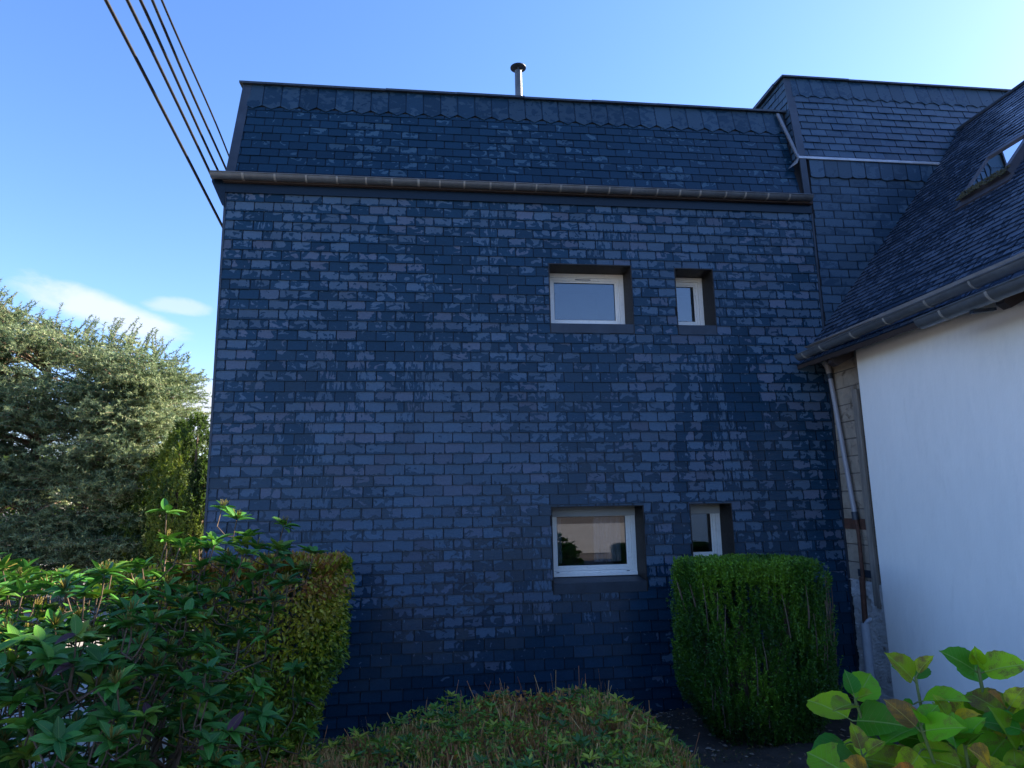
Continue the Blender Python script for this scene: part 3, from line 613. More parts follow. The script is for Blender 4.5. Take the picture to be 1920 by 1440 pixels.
mb = MB(); tube(mb, [(7.245, -0.30, -1.43), (7.245, -0.30, -2.45)], 0.05, 14); tube(mb, [(7.235, -0.31, -1.45), (7.25, -0.345, -1.40), (7.30, -0.36, -1.37)], 0.022, 8); obj('waste_pipe', mb, M['pale_pipe'], wh, True)
# gutters
jt = [0.16, 0.52]
while jt[-1] < 7: jt.append(jt[-1]+random.uniform(0.46, 0.62))
gutter('gutter', (6.845, -0.17, 1.675), (6.845, -7.6, 1.79), 0.066, wh, jt, side=1)
jt = [0.30]
while jt[-1] < 5: jt.append(jt[-1]+random.uniform(0.4, 0.55))
gutter('gutter', (6.72, -2.36, 1.515), (6.72, -7.6, 1.62), 0.082, wh, jt, side=1)
mb = MB()
mb.add([(6.79, -0.36, 1.735), (6.90, -0.36, 1.70), (6.90, -7.6, 1.70), (6.80, -7.6, 1.81)], [(0, 1, 2, 3)]) 
mb.add([(6.76, -2.55, 1.56), (6.90, -2.55, 1.60), (6.90, -7.6, 1.62), (6.76, -7.6, 1.64)], [(0, 1, 2, 3)]); obj('eave_flashing', mb, M['zinc_pale'], wh)
mb = MB(); box(mb, 6.905, 6.935, -7.7, -0.28, 1.53, 1.562); obj('eave_board', mb, M['darkwood'], wh)
for y_ in (-0.62, -2.95, -3.75, -4.55, -5.35):
    mb = MB(); prism(mb, [(6.94, 1.56), (6.94, 1.49), (7.0, 1.45), (XW-0.002, 1.56), (XW-0.002, 1.86)], y_-0.04, y_+0.04); obj('rafter', mb, M['darkwood'], wh)
for y_ in (-2.9, -4.4, -6.0):
    mb = MB(); obox(mb, (6.72, y_, 1.43), (6.93, y_, 1.46), 0.04, 0.025); obj('gutter_arm', mb, M['zinc_dark'], wh)
# skylight
def rp(x, y, h): p = np.array([x, y, ZR(x)])+nr*h; return tuple(p)
xa, xb, ya, yb = 8.17, 8.62, -1.42, -2.06
mb = MB()
def rbox(mb, x0, x1, y0, y1, h0, h1):
    V = [rp(x, y, h) for x in (x0, x1) for y in (y0, y1) for h in (h0, h1)]
    mb.add(V, [(0, 1, 3, 2), (4, 6, 7, 5), (0, 4, 5, 1), (2, 3, 7, 6), (0, 2, 6, 4), (1, 5, 7, 3)])
rbox(mb, xa, xa+0.05, ya, yb, 0.0, 0.075); rbox(mb, xb-0.04, xb, ya, yb, 0, 0.075); rbox(mb, xa+0.05, xb-0.04, ya, ya-0.035, 0, 0.07); rbox(mb, xa+0.05, xb-0.04, yb+0.06, yb, 0, 0.09)
rbox(mb, xa-0.07, xa-0.001, ya+0.03, yb-0.03, 0.004, 0.026)
sk = obj('skylight', mb, M['skyframe'], wr)
mb = MB(); rbox(mb, xa+0.05, xb-0.04, ya-0.035, yb+0.06, 0.045, 0.055); obj('pane', mb, M['glass'], sk)
mb = MB(); rbox(mb, xa+0.05, xb-0.04, ya-0.035, yb+0.06, 0.015, 0.02); obj('blind', mb, M['zinc_dark'], sk)
mb = MB(); P = np.array([rp(random.uniform(xa-0.03, xa+0.05), random.uniform(yb, ya), 0.075+random.uniform(0, .012)) for _ in range(260)])
tq = np.array([(-.5, -.5, 0), (.5, -.5, 0), (.5, .5, 0), (-.5, .5, 0), (0, 0, .6)]); tqf = np.array([(0, 1, 4), (1, 2, 4), (2, 3, 4), (3, 0, 4)])
inst(mb, tq, tqf, P, rnd3(260), np.tile(nr, (260, 1))+0.01, 0.022, 0.022, rng.random((260, 3))); obj('moss', mb, M['moss'], sk)

# ------------------------------------------------------------------ cables
def ray(x, y):
    d = Fv+R2*((x-960)/F_PX)-U2*((y-720)/F_PX); return np.array(d)
# each runs from a pole far above the garden, past the gable, to an anchor on the side wall
spans = [((200, 0), (421, 434)), ((238, 0), (423, 385)), ((262, 0), (408.5, 318)), ((285.4, 0), (421, 313)), ((305, 0), (429, 292))]
words = ['lowest and leftmost', 'second from the left', 'middle', 'second from the right', 'rightmost and thinnest']
for i, ((a, b), w_) in enumerate(zip(spans, words)):
    d0 = ray(*a); A = CAM+d0*((-2.2-CAM[1])/d0[1])
    ex = (b[0]+(b[0]-a[0])*0.12, b[1]+(b[1]-a[1])*0.12); d1 = ray(*ex); t = (-0.35-CAM[0])/d1[0]; B = CAM+d1*t
    A2 = A+(A-B)*1.2; n = 40; pts = np.array([A2+(B-A2)*s for s in np.linspace(0, 1, n)]); L = np.linalg.norm(B-A2)
    pts[:, 2] -= 0.0*np.sin(np.linspace(0, 1, n)*np.pi)
    pts[:, 0] += 0.010*np.sin(np.linspace(0, 9+i, n)+i); pts[:, 2] += 0.008*np.sin(np.linspace(0, 13, n)+i*2)
    rad = (0.017, 0.016, 0.015, 0.014, 0.011)[i]
    pts = np.vstack([pts, [(-0.012, B[1]+0.3, B[2]-0.15)]])
    root = thing('overhead_cable', f'{w_} of the five black cables running down to the slate gable', 'cable', tuple(pts[-1]), 'overhead cables running to the gable')
    mb = MB(); tube(mb, pts, rad, 8); obj('cable', mb, M['cable'], root, True)
    mb = MB(); tube(mb, [(-0.0, pts[-1][1], pts[-1][2]), (-0.05, pts[-1][1], pts[-1][2]+0.0)], 0.03, 8); obj('anchor', mb, M['zinc_dark'], root)

# ------------------------------------------------------------------ ground
def zg(x, y):
    s = np.clip((-1.6-y)/5.0, 0, 1); s = s*s*(3-2*s)
    base = -2.42+0.13*np.clip(x/7.2, 0, 1)
    return base+s*0.72
g1 = np.concatenate([np.linspace(-900, -14, 10), np.linspace(-12, 14, 105), np.linspace(16, 900, 10)])
gy = np.concatenate([np.linspace(-900, -14, 10), np.linspace(-12, 16, 113), np.linspace(18, 900, 10)])
GX, GY = np.meshgrid(g1, gy); GZ = zg(GX, GY)
near = (np.abs(GX-2) < 12) & (np.abs(GY) < 12)
GZ = GZ+near*(0.018*np.sin(GX*5.1+GY*2.3)+0.014*np.sin(GX*11.3-GY*8.7)+0.02*(rng.random(GX.shape)-0.5))
nx = len(g1); V = np.stack([GX, GY, GZ], -1).reshape(-1, 3)
F = np.array([(j*nx+i, j*nx+i+1, (j+1)*nx+i+1, (j+1)*nx+i) for j in range(len(gy)-1) for i in range(nx-1)])
mb = MB(); mb.arr(V, F, (0.5, 0.5, 0.5)); g = obj('ground', mb, M['soil'], None, True); tag(g, kind='structure')
mb = MB(); xs = np.linspace(-9, -0.35, 18); ys = np.linspace(-11, 30, 60); GX, GY = np.meshgrid(xs, ys); GZ = zg(GX, GY)+0.055
mb.arr(np.stack([GX, GY, GZ], -1).reshape(-1, 3), np.array([(j*18+i, j*18+i+1, (j+1)*18+i+1, (j+1)*18+i) for j in range(59) for i in range(17)]), (0.5,)*3)
tag(obj('driveway', mb, M['asphalt'], None, True), kind='structure')
M['bounce_footway'] = simple('bounce_slabs', (0.22, 0.205, 0.185), 0.9, 0, 0.2, 1.5, 0.3)
M['bounce_paving'] = simple('pale_bounce_paving', (0.50, 0.46, 0.40), 0.9, 0, 0.15, 1.5, 0.3)
def sheet(x0, x1, y0, y1, dz, nx_=20, ny_=20):
    xs = np.linspace(x0, x1, nx_); ys = np.linspace(y0, y1, ny_); GX, GY = np.meshgrid(xs, ys); mb = MB()
    return mb.arr(np.stack([GX, GY, zg(GX, GY)+dz], -1).reshape(-1, 3), np.array([(j*nx_+i, j*nx_+i+1, (j+1)*nx_+i+1, (j+1)*nx_+i) for j in range(ny_-1) for i in range(nx_-1)]), (0.5,)*3)
tag(obj('bounce_pavement', sheet(-45, 30, -34, -11.2, 0.03), M['bounce_footway']), kind='structure')  # unseen slab sheet behind the camera, added to bounce sunlight onto the facade
tag(obj('bounce_road', sheet(-45, -12.5, -11, 40, 0.03), M['bounce_paving']), kind='structure')  # pale sheet added at the left as a reflector for the white wall

# ------------------------------------------------------------------ leaf templates
diam = np.array([(0, 0, 0), (0.45, -0.5, 0.06), (1, 0, -0.05), (0.45, 0.5, 0.06)]); diamf = np.array([(0, 1, 2), (0, 2, 3)])
spike = np.array([(0, -0.5, 0), (0, 0.5, 0), (1, 0, 0)]); spikef = np.array([(0, 1, 2)])
stick = np.array([(0, -.5, 0), (0, .5, 0), (1, .35, 0), (1, -.35, 0)]); stickf = np.array([(0, 1, 2, 3)])
def leaf_t(nl, nw, prof, curl=0.15, fold=0.12, wave=0.0):
    V = []; U = []
    for i in range(nl+1):
        t = i/nl; w_ = prof(t)
        for j in range(nw+1):
            s = j/nw*2-1; V.append((t, s*w_*0.5, -curl*t*t+fold*abs(s)*w_*0.5+wave*math.sin(t*19+s*3)*abs(s))); U.append((t, 0.5+s*0.5*max(w_, 0.05)))
    F = [(i*(nw+1)+j, (i+1)*(nw+1)+j, (i+1)*(nw+1)+j+1, i*(nw+1)+j+1) for i in range(nl) for j in range(nw)]
    return np.array(V), np.array(F), np.array(U)

# ------------------------------------------------------------------ yew (clipped)
def clipped_shape(c, hx, hy, z0, z1, taper):
    """sampler of surface points and normals of a clipped shrub"""
    def f(n, inner=0.0):
        P = []; Nn = []
        while len(P) < n:
            a = random.uniform(0, 2*math.pi); v = random.random()
            e = 5.0; ca, sa = math.cos(a), math.sin(a); rr = 1/((abs(ca)**e+abs(sa)**e)**(1/e))
            if random.random() < 0.24:
                q = math.sqrt(random.random()); w = taper(1.0)
                P.append((c[0]+hx*rr*ca*q*w, c[1]+hy*rr*sa*q*w, z1-0.02*random.random())); Nn.append((0, 0, 1))
            else:
                w = taper(v); q = 1-inner*random.random()
                P.append((c[0]+hx*rr*ca*w*q, c[1]+hy*rr*sa*w*q, z0+(z1-z0)*v)); Nn.append((ca/hx*0.8, sa/hy*0.8, -0.1))
        return np.array(P), norm(np.array(Nn))
    return f
def lumps(P, s, amp, seed):
    r = np.random.default_rng(seed); k = r.normal(size=(6, 3))*s; ph = r.random(6)*6.28
    return amp*np.sin(P@k.T+ph).sum(1)/3
yw = thing('yew_bush', 'dark green clipped yew bush with flat top standing against the slate wall', 'bush', (5.55, -0.95, -2.38))
tp = lambda v: 0.52+0.48*min(1, (v/0.30))**0.6 if v < 0.30 else 1.0-0.02*math.sin(v*9)-0.07*max(0, (v-0.9)/0.1)**2
ysf = clipped_shape((5.60, -0.86), 0.69, 0.55, -2.36, -0.72, tp)
mb = MB(); P, Nn = ysf(6500, 0.22); P = P+Nn*(lumps(P, 3.2, 0.06, 1)+lumps(P, 9, 0.03, 6))[:, None]
up = norm(np.array([0, 0, 1.0])+Nn*0.22+rng.normal(size=P.shape)*0.10); L = rng.uniform(0.10, 0.22, len(P)); L = np.minimum(L, np.maximum(-0.66+0.03*rng.random(len(P))-P[:, 2], 0.03))
K = 26
t = rng.random((len(P), K)); base = P[:, None]+up[:, None]*(t*L[:, None])[..., None]
dirs = norm(rng.normal(size=(len(P), K, 3))+up[:, None]*0.9+Nn[:, None]*0.5)
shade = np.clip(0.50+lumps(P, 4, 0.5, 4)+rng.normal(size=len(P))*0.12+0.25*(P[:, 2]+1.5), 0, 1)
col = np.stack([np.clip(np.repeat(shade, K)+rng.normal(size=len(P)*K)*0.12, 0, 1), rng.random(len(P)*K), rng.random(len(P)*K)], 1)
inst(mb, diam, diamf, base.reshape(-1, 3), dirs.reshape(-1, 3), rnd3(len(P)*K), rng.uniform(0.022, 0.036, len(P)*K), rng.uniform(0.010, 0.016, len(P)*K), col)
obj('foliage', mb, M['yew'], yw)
mb = MB()
for k in range(34):
    a = random.uniform(math.pi*1.02, math.pi*1.98); v = random.uniform(0.1, 0.75); w = tp(v)*0.97
    x, y = 5.63+0.70*w*math.copysign(abs(math.cos(a))**0.5, math.cos(a)), -0.86+0.55*w*math.copysign(abs(math.sin(a))**0.4, math.sin(a)); z = -2.36+1.64*v
    h = random.uniform(0.2, 0.5); dx_ = random.uniform(-.05, .05); tube(mb, [(x, y, z), (x+dx_*0.5, y-0.01, z+h*0.5), (x+dx_, y+0.005, min(z+h, -0.7))], [0.006, 0.005, 0.003], 5)
tube(mb, [(5.5, -0.85, -2.6), (5.5, -0.85, -1.2)], [0.09, 0.04], 8)
for k in range(14):
    a = k*0.45; tube(mb, [(5.5, -0.85, -2.4), (5.5+0.4*math.cos(a), -0.85+0.3*math.sin(a), -1.7), (5.5+0.62*math.cos(a), -0.85+0.42*math.sin(a), -0.85)], [0.03, 0.02, 0.008], 6)
obj('stems', mb, M['bark'], yw)

# ------------------------------------------------------------------ golden hedge (privet), left of the facade
gh = thing('golden_hedge', 'clipped yellow-green hedge behind the rhododendron, narrower at its foot', 'hedge', (0.9, -1.4, -2.4))
tg = lambda v: 0.50+0.5*min(1.0, v/0.62)**0.85
gsf = clipped_shape((0.72, -1.38), 0.93, 0.60, -2.38, -0.56, tg)
mb = MB(); P, Nn = gsf(52000, 0.38); P = P+Nn*(lumps(P, 3.5, 0.06, 2)+lumps(P, 8, 0.03, 12))[:, None]
n = len(P); A = norm(Nn*0.5+np.array([0, 0, -0.35])+rng.normal(size=P.shape)*0.55); A[Nn[:, 2] > 0.5] = norm(np.array([0, 0, 1])+rng.normal(size=(int((Nn[:, 2] > 0.5).sum()), 3))*0.5)
h = np.clip(0.40+lumps(P, 2.2, 0.45, 9)+rng.normal(size=n)*0.16, 0, 0.92); top = P[:, 2] > -0.75; h[top] = np.clip(h[top]+rng.random(int(top.sum()))**2*0.5, 0, 1); low = P[:, 2] < -1.4; h[low] = np.clip(h[low]+0.28, 0, 0.85)
inst(mb, diam, diamf, P+rnd3(n)*0.03, A, norm(Nn+rng.normal(size=P.shape)*0.5), rng.uniform(0.034, 0.058, n), rng.uniform(0.018, 0.028, n), np.stack([h, rng.random(n), rng.random(n)], 1))
obj('foliage', mb, M['gold'], gh)
mb = MB()
for k in range(70):
    a = random.uniform(0, 6.28); q = random.uniform(.3, .9); x1, y1 = 0.72+0.85*q*math.cos(a), -1.38+0.52*q*math.sin(a)
    tube(mb, [(0.72+0.25*math.cos(a), -1.38+0.2*math.sin(a), -2.5), (0.72+0.45*q*math.cos(a)+random.uniform(-.05, .05), -1.38+.35*q*math.sin(a), -1.7), (x1, y1, -1.0), (x1*1.02+random.uniform(-.05, .05), y1, -0.62)], [0.016, 0.011, 0.008, 0.003], 5)
obj('stems', mb, M['bark'], gh)

# ------------------------------------------------------------------ low clipped hedge in front of the wall
lh = thing('low_hedge', 'low clipped hedge of green leaves and cut reddish stems at the bottom centre', 'hedge', (3.0, -3.0, -2.2))
def hz(x, y):
    e = np.clip((4.30-x)/0.75, 0, 1); e = np.sin(e*np.pi/2)**0.7
    l = np.clip((x-0.9)/2.2, 0, 1); l = l*l*(3-2*l)
    b = np.clip((-1.55-y)/0.35, 0, 1)**0.5
    return -2.19+(0.24+0.42*l)*(0.35+0.65*e)*b-0.03*np.clip(-3.4-y, 0, 2)
n = 21000; xy = np.stack([rng.uniform(0.95, 4.33, n), rng.uniform(-4.6, -1.55, n)], 1)
zt_ = hz(xy[:, 0], xy[:, 1])+0.035*np.sin(xy[:, 0]*9+xy[:, 1]*7)+lumps(np.c_[xy, xy[:, 0]*0], 5, 0.05, 21)
P = np.c_[xy, zt_-rng.random(n)**1.5*0.16+0.01]
mb = MB(); patch = 0.5+0.5*np.sin(xy[:, 0]*3.1+1.0)*np.sin(xy[:, 1]*4.3+xy[:, 0])
h = np.clip(0.30+0.35*rng.random(n)+0.25*(xy[:, 0]-3.4)*0.5*(xy[:, 0] > 3.4)+(rng.random(n) > 0.93)*0.35+0.7*(np.hypot((xy[:, 0]-3.15)/0.45, (xy[:, 1]+2.0)/0.3) < 1)*(rng.random(n) > 0.35)+0.6*(patch > 0.72)*(rng.random(n) > 0.5), 0, 1)
A = norm(rng.normal(size=(n, 3))*np.array([1, 1, 0.4])+np.array([0, 0, 0.35]))
inst(mb, diam, diamf, P, A, norm(np.array([0, -0.2, 1.0])+rng.normal(size=(n, 3))*0.5), rng.uniform(0.03, 0.06, n), rng.uniform(0.014, 0.026, n), np.stack([h, rng.random(n), rng.random(n)], 1))
# side skirt of leaves
n = 5000; x_ = rng.uniform(0.95, 4.5, n); sd_ = rng.random(n) < 0.5; X_ = np.where(sd_, 4.27+0.05*rng.random(n), np.minimum(x_, 4.3)); Y_ = np.where(sd_, rng.uniform(-4.6, -1.6, n), -1.60+0.06*rng.random(n)); top = hz(np.minimum(X_, 4.2), np.minimum(Y_, -1.8))-0.05
P = np.c_[X_-0.03, Y_, top-(top+2.25)*rng.random(n)]
inst(mb, diam, diamf, P, rnd3(n), rnd3(n), 0.045, 0.02, np.stack([rng.random(n)*0.6, rng.random(n)*0.6, rng.random(n)], 1))
# larger sprays of fresh leaves
for k in range(150):
    x = random.uniform(1.1, 4.3); y = random.uniform(-4.3, -1.8); z = float(hz(x, y))+random.uniform(-0.02, 0.06); q = random.randint(5, 8)
    if k < 14: x, y = random.uniform(1.2, 2.7), random.uniform(-2.6, -1.8); z = float(hz(x, y))+0.08
    a = np.linspace(0, 6.28, q, endpoint=False)+random.random(); A = np.stack([np.cos(a), np.sin(a), rng.uniform(0.1, 0.8, q)], 1)
    inst(mb, diam, diamf, np.tile([[x, y, z]], (q, 1)), A, np.tile([[0, 0, 1.]], (q, 1))+rng.normal(size=(q, 3))*0.2, rng.uniform(0.06, 0.10, q), rng.uniform(0.024, 0.034, q), np.tile([[random.choice((0.05, 0.1, 0.35, 0.75)), random.uniform(.4, 1), .5]], (q, 1)))
obj('foliage', mb, M['abelia'], lh)
n = 8000; c_ = rng.uniform((1.0, -4.5), (4.27, -1.65), (420, 2)); idx = rng.integers(0, 420, n); xy = c_[idx]+rng.normal(size=(n, 2))*0.045
P = np.c_[xy, hz(xy[:, 0], xy[:, 1])-0.09]; lean = rng.normal(size=(420, 3))*0.25
A = norm(np.array([0, 0, 1.])+lean[idx]+rng.normal(size=(n, 3))*0.16)
mb = MB(); inst(mb, stick, stickf, P, A, rnd3(n), rng.uniform(0.07, 0.15, n), rng.uniform(0.005, 0.009, n), np.stack([np.clip((rng.random(420)*0.7)[idx]+0.3*rng.random(n), 0, 1), rng.random(n), rng.random(n)], 1))
for k in range(260):     # stray shoots the shears missed
    x, y = random.uniform(1.1, 4.2), random.uniform(-4.2, -1.65); z = float(hz(x, y)); d_ = norm(np.array([random.gauss(0, .35), random.gauss(0, .35), 1.0])); h_ = random.uniform(0.08, 0.2)
    inst(mb, stick, stickf, np.array([[x, y, z-0.03]]), d_[None], rnd3(1), h_+0.03, 0.005, np.array([[random.random(), random.random(), 0.5]]))
obj('cut_stems', mb, M['stub'], lh)
mb = MB()
for k in range(160):
    x = random.uniform(1.1, 4.35); y = random.uniform(-4.4, -1.75); z = float(hz(x, y))
    tube(mb, [(x*0.98, y, -2.45), (x, y+random.uniform(-.05, .05), z-0.25), (x+random.uniform(-.05, .05), y, z-0.03)], [0.010, 0.008, 0.004], 5)
obj('branches', mb, M['bark'], lh)

# ------------------------------------------------------------------ rhododendron, near left
rh = thing('rhododendron', 'large rhododendron with dark glossy leaf whorls and budding tips in the left foreground', 'shrub', (0.3, -3.9, -2.0))
rprof = lambda t: (math.sin(math.pi*min(1, t**0.75*0.97+0.015))**0.8)*0.98+0.02
LT = leaf_t(6, 2, rprof, 0.13, 0.22)
C0 = np.array([0.50, -3.85, -1.27]); RD = np.array([1.22, 1.25, 1.02])
tips = []
while len(tips) < 700:
    d = rnd3(1)[0]; q = random.uniform(0.12, 1.0)**0.42; p = C0+RD*d*q*(1+0.06*math.sin(d[0]*7+d[2]*5))
    if p[2] < -2.0: continue
    if np.linalg.norm((p-CAM)) < 2.7: continue
    if p[0] > 1.05 and p[2] < -1.25: continue
    if all(np.linalg.norm(p-t_) > 0.078 for t_ in tips): tips.append(p)
tips += [np.array(v) for v in ((1.68, -3.3, -0.30), (1.50, -3.3, -0.13), (1.25, -3.4, -0.08), (1.32, -3.55, -0.22), (1.1, -3.2, -0.02), (0.85, -3.4, -0.03), (1.48, -3.5, -0.36), (1.45, -3.6, -0.95), (1.5, -3.5, -0.6))]
for _ in range(260):
    v = np.array([random.uniform(0.3, 1.15), random.uniform(-4.95, -3.7), random.uniform(-1.7, -0.5)])
    if np.linalg.norm(v-CAM) > 2.75 and all(np.linalg.norm(v-t_) > 0.085 for t_ in tips): tips.append(v)
for _ in range(75):
    v = np.array([random.uniform(1.1, 1.72), random.uniform(-3.6, -3.0), random.uniform(-0.8, -0.25)])
    if v[0] < 1.72-0.5*(-0.28-v[2]) and all(np.linalg.norm(v-t_) > 0.115 for t_ in tips): tips.append(v)
for _ in range(200):
    v = np.array([random.uniform(-0.6, 0.7), random.uniform(-3.6, -2.8), random.uniform(-0.85, -0.36)])
    if all(np.linalg.norm(v-t_) > 0.10 for t_ in tips): tips.append(v)
for _ in range(60):
    v = np.array([random.uniform(0.65, 1.62), random.uniform(-3.75, -3.2), 0]); v[2] = -0.12-0.25*((v[0]-1.15)/0.5)**2-random.random()*0.45
    if all(np.linalg.norm(v-t_) > 0.1 for t_ in tips): tips.append(v)
mb = MB(); mbb = MB(); mbr = MB(); trunks = [np.array([0.55, -3.7, -1.9]), np.array([0.9, -3.55, -1.75]), np.array([0.1, -3.9, -1.8])]
for tr_ in trunks: tube(mbr, [np.array([0.55, -3.7, -2.7]), np.array([0.55, -3.7, -2.35])*0.6+0.4*(tr_-np.array([0, 0, 0.3])), tr_, tr_+np.array([0.1, 0, 0.35])], [0.055, 0.05, 0.042, 0.03], 8)
tube(mbr, [trunks[1]+np.array([0.04, 0, 0.04]), trunks[0]+np.array([0, 0, 0.02]), trunks[2]+np.array([-0.04, 0, 0.04])], 0.035, 8)
tips.sort(key=lambda p: min(np.linalg.norm(p-t_) for t_ in trunks)); nodes = [t_+np.array([0.1, 0, 0.35]) for t_ in trunks]; rads = [0.028]*3
for p in tips:
    q = random.randint(7, 11); out = norm(p-C0+np.array([0, 0, 0.9])); ax = norm(out*0.6+np.array([0, 0, 0.9])+rng.normal(size=3)*0.25)
    s = norm(np.cross(ax, [0.3, 0.9, 0.1])); u_ = np.cross(ax, s); a = np.linspace(0, 2*np.pi, q, endpoint=False)+random.random()*6+rng.normal(size=q)*0.15
    el = rng.uniform(-0.12, 0.8, q); A = np.cos(a)[:, None]*s+np.sin(a)[:, None]*u_; A = A*np.cos(el)[:, None]+ax*np.sin(el)[:, None]
    hue = random.choice((0.1, 0.25, 0.4, 0.55, 0.6)) if random.random() > 0.1 else random.choice((0.85, 0.92)); hh = np.clip(hue+rng.normal(size=q)*0.12, 0, 0.93)
    if random.random() < 0.12: hh[0] = 1.0
    inst(mb, LT[0], LT[1], np.tile([p], (q, 1))+rnd3(q)*0.01, A, np.tile([ax], (q, 1))+A*-0.2+rng.normal(size=(q, 3))*0.12, rng.uniform(0.070, 0.115, q), rng.uniform(0.034, 0.047, q), np.stack([hh, rng.random(q), rng.random(q)], 1), LT[2])
    if random.random() < 0.38:
        k = 16; B = norm(ax+rng.normal(size=(k, 3))*0.35); inst(mbb, stick, stickf, np.tile([p], (k, 1))+B*0.01, B, rnd3(k), rng.uniform(0.035, 0.06, k), 0.006, rng.random((k, 3))); inst(mbb, stick, stickf, np.tile([p], (k, 1))+B*0.01, B, rnd3(k), rng.uniform(0.03, 0.05, k), 0.005, rng.random((k, 3)))
    i_ = int(np.argmin([np.linalg.norm(p-t_)*(1 if t_[2] < p[2]+0.05 else 1.6) for t_ in nodes])); tr_ = nodes[i_]; r0 = max(0.0045, rads[i_]*0.8)
    foot = p-ax*0.11
    m1_ = tr_+(foot-tr_)*0.5+np.array([0, 0, -0.04])+rng.normal(size=3)*0.02
    tube(mbr, [tr_, m1_, foot, p-ax*0.01], [r0, r0*0.9, r0*0.75, 0.0035], 5); nodes.append(foot); rads.append(r0*0.82)
obj('foliage', mb, M['rhodo'], rh, True); obj('flower_stalks', mbb, M['bud'], rh); obj('branches', mbr, M['bark'], rh, True)

# ------------------------------------------------------------------ hydrangea, near right
hy = thing('hydrangea', 'hydrangea with broad veined green and yellowing leaves in the bottom right corner', 'shrub', (4.3, -5.35, -1.75))
def hprof(t):
    b = math.sin(math.pi*min(1, t**0.72))**0.72 if t < 1 else 0
    tipf = 1-max(0, (t-0.86)/0.14)**0.5*0.75
    return max(0.015, b*tipf*(1+0.03*math.sin(t*75)))
HT = leaf_t(18, 6, hprof, 0.20, 0.30, 0.006)
heads = []
while len(heads) < 165:
    x, y = random.uniform(3.5, 5.3), random.uniform(-6.15, -4.7)
    p = np.array([x, y, 0]); e = ((x-4.64)/0.93)**2+((y+5.4)/0.68)**2
    if e > 1: continue
    p[2] = -0.69-0.42*e-random.random()**1.3*0.6+0.05*math.sin(x*9)
    if np.linalg.norm(p-CAM) < 1.75: continue
    if all(np.linalg.norm(p-t_) > 0.08 for t_ in heads): heads.append(p)
heads += [np.array(v) for v in ((4.20, -5.15, -0.68), (4.42, -5.2, -0.65), (3.98, -5.1, -0.76), (4.05, -5.35, -0.78), (3.86, -5.3, -0.88), (4.55, -5.4, -0.69))]
mb = MB(); ms_ = MB()
for p in heads:
    ax = norm(np.array([random.gauss(0, .2), random.gauss(0, .2)-0.12, 1.0])); s = norm(np.cross(ax, rng.normal(size=3))); u_ = np.cross(ax, s)
    base = np.array([4.45+0.5*(p[0]-4.45), -5.4+0.5*(p[1]+5.4), -1.85]); tube(ms_, [base, base+(p-base)*0.55+rng.normal(size=3)*0.03, p], [0.008, 0.007, 0.005], 6)
    a0 = random.random()*6
    for lev, (dz, ln) in enumerate(((0.0, 0.08), (-0.02, 0.14), (-0.085, 0.165), (-0.17, 0.16))):
        for sg in (0, 1):
            a = a0+lev*math.pi/2+sg*math.pi+random.gauss(0, .15); rad = math.cos(a)*s+math.sin(a)*u_
            el = (1.0, 0.45, -0.1, -0.3)[lev]+random.gauss(0, 0.25); A = rad*math.cos(el)+ax*math.sin(el); b = p+ax*dz; tc_ = norm(CAM-p)
            hue = np.clip(random.choice((0.08, 0.25, 0.45, 0.55, 0.72, 0.8))+random.gauss(0, .06), 0, 0.86); 
            if random.random() < 0.07: hue = random.uniform(0.9, 1.0)
            L_ = ln*random.uniform(0.8, 1.15); pe = b+A*0.02; tube(ms_, [b, pe], [0.003, 0.0025], 5)
            inst(mb, HT[0], HT[1], np.array([pe]), np.array([A]), np.array([ax*0.8+tc_*0.75-rad*math.tan(min(el, 1.0))*0.3+rng.normal(size=3)*0.22]), L_, L_*random.uniform(0.72, 0.86), np.array([[hue, random.random(), max(0, hue-0.35)*random.random()*1.6]]), HT[2])
for (x, y, z, hu) in ((3.79, -5.42, -0.90, 0.97), (3.90, -5.5, -0.90, 1.0), (4.12, -5.55, -0.84, 0.96)):
    inst(mb, HT[0], HT[1], np.array([[x, y, z]]), np.array([[-0.5, -0.25, 0.5]]), np.array([[0.3, -0.8, 0.6]]), 0.11, 0.09, np.array([[hu, 0.8, 0.6]]), HT[2])
obj('leaves', mb, M['hydr'], hy, True); obj('stems', ms_, M['green_stem'], hy, True)

# ------------------------------------------------------------------ cedar
ce = thing('cedar_tree', 'sunlit blue-green cedar with shaggy boughs at the left edge', 'tree', (-8.2, 12.2, -2.4))
trunks = [((-8.3, 12.0), 0.20, 5.2), ((-7.2, 12.6), 0.15, 4.0), ((-5.9, 12.1), 0.12, 3.2), ((-9.6, 12.4), 0.16, 5.6)]
mbr = MB()
for (x, y), r0, zt2 in trunks:
    m_ = 8; zz = np.linspace(-2.5, zt2, m_); tube(mbr, np.c_[x+0.15*np.sin(zz*0.9+x), y+0.12*np.cos(zz*0.8), zz], np.linspace(r0, 0.03, m_), 8)
sky_top = lambda x: np.interp(x, [-12, -10.2, -9.6, -9.0, -8.6, -8.0, -7.2, -6.4, -5.8, -5.2, -4.8, -4.6], [6.9, 6.3, 6.0, 5.6, 5.2, 5.4, 5.15, 4.95, 4.85, 4.6, 4.0, 2.6])
boughs = []
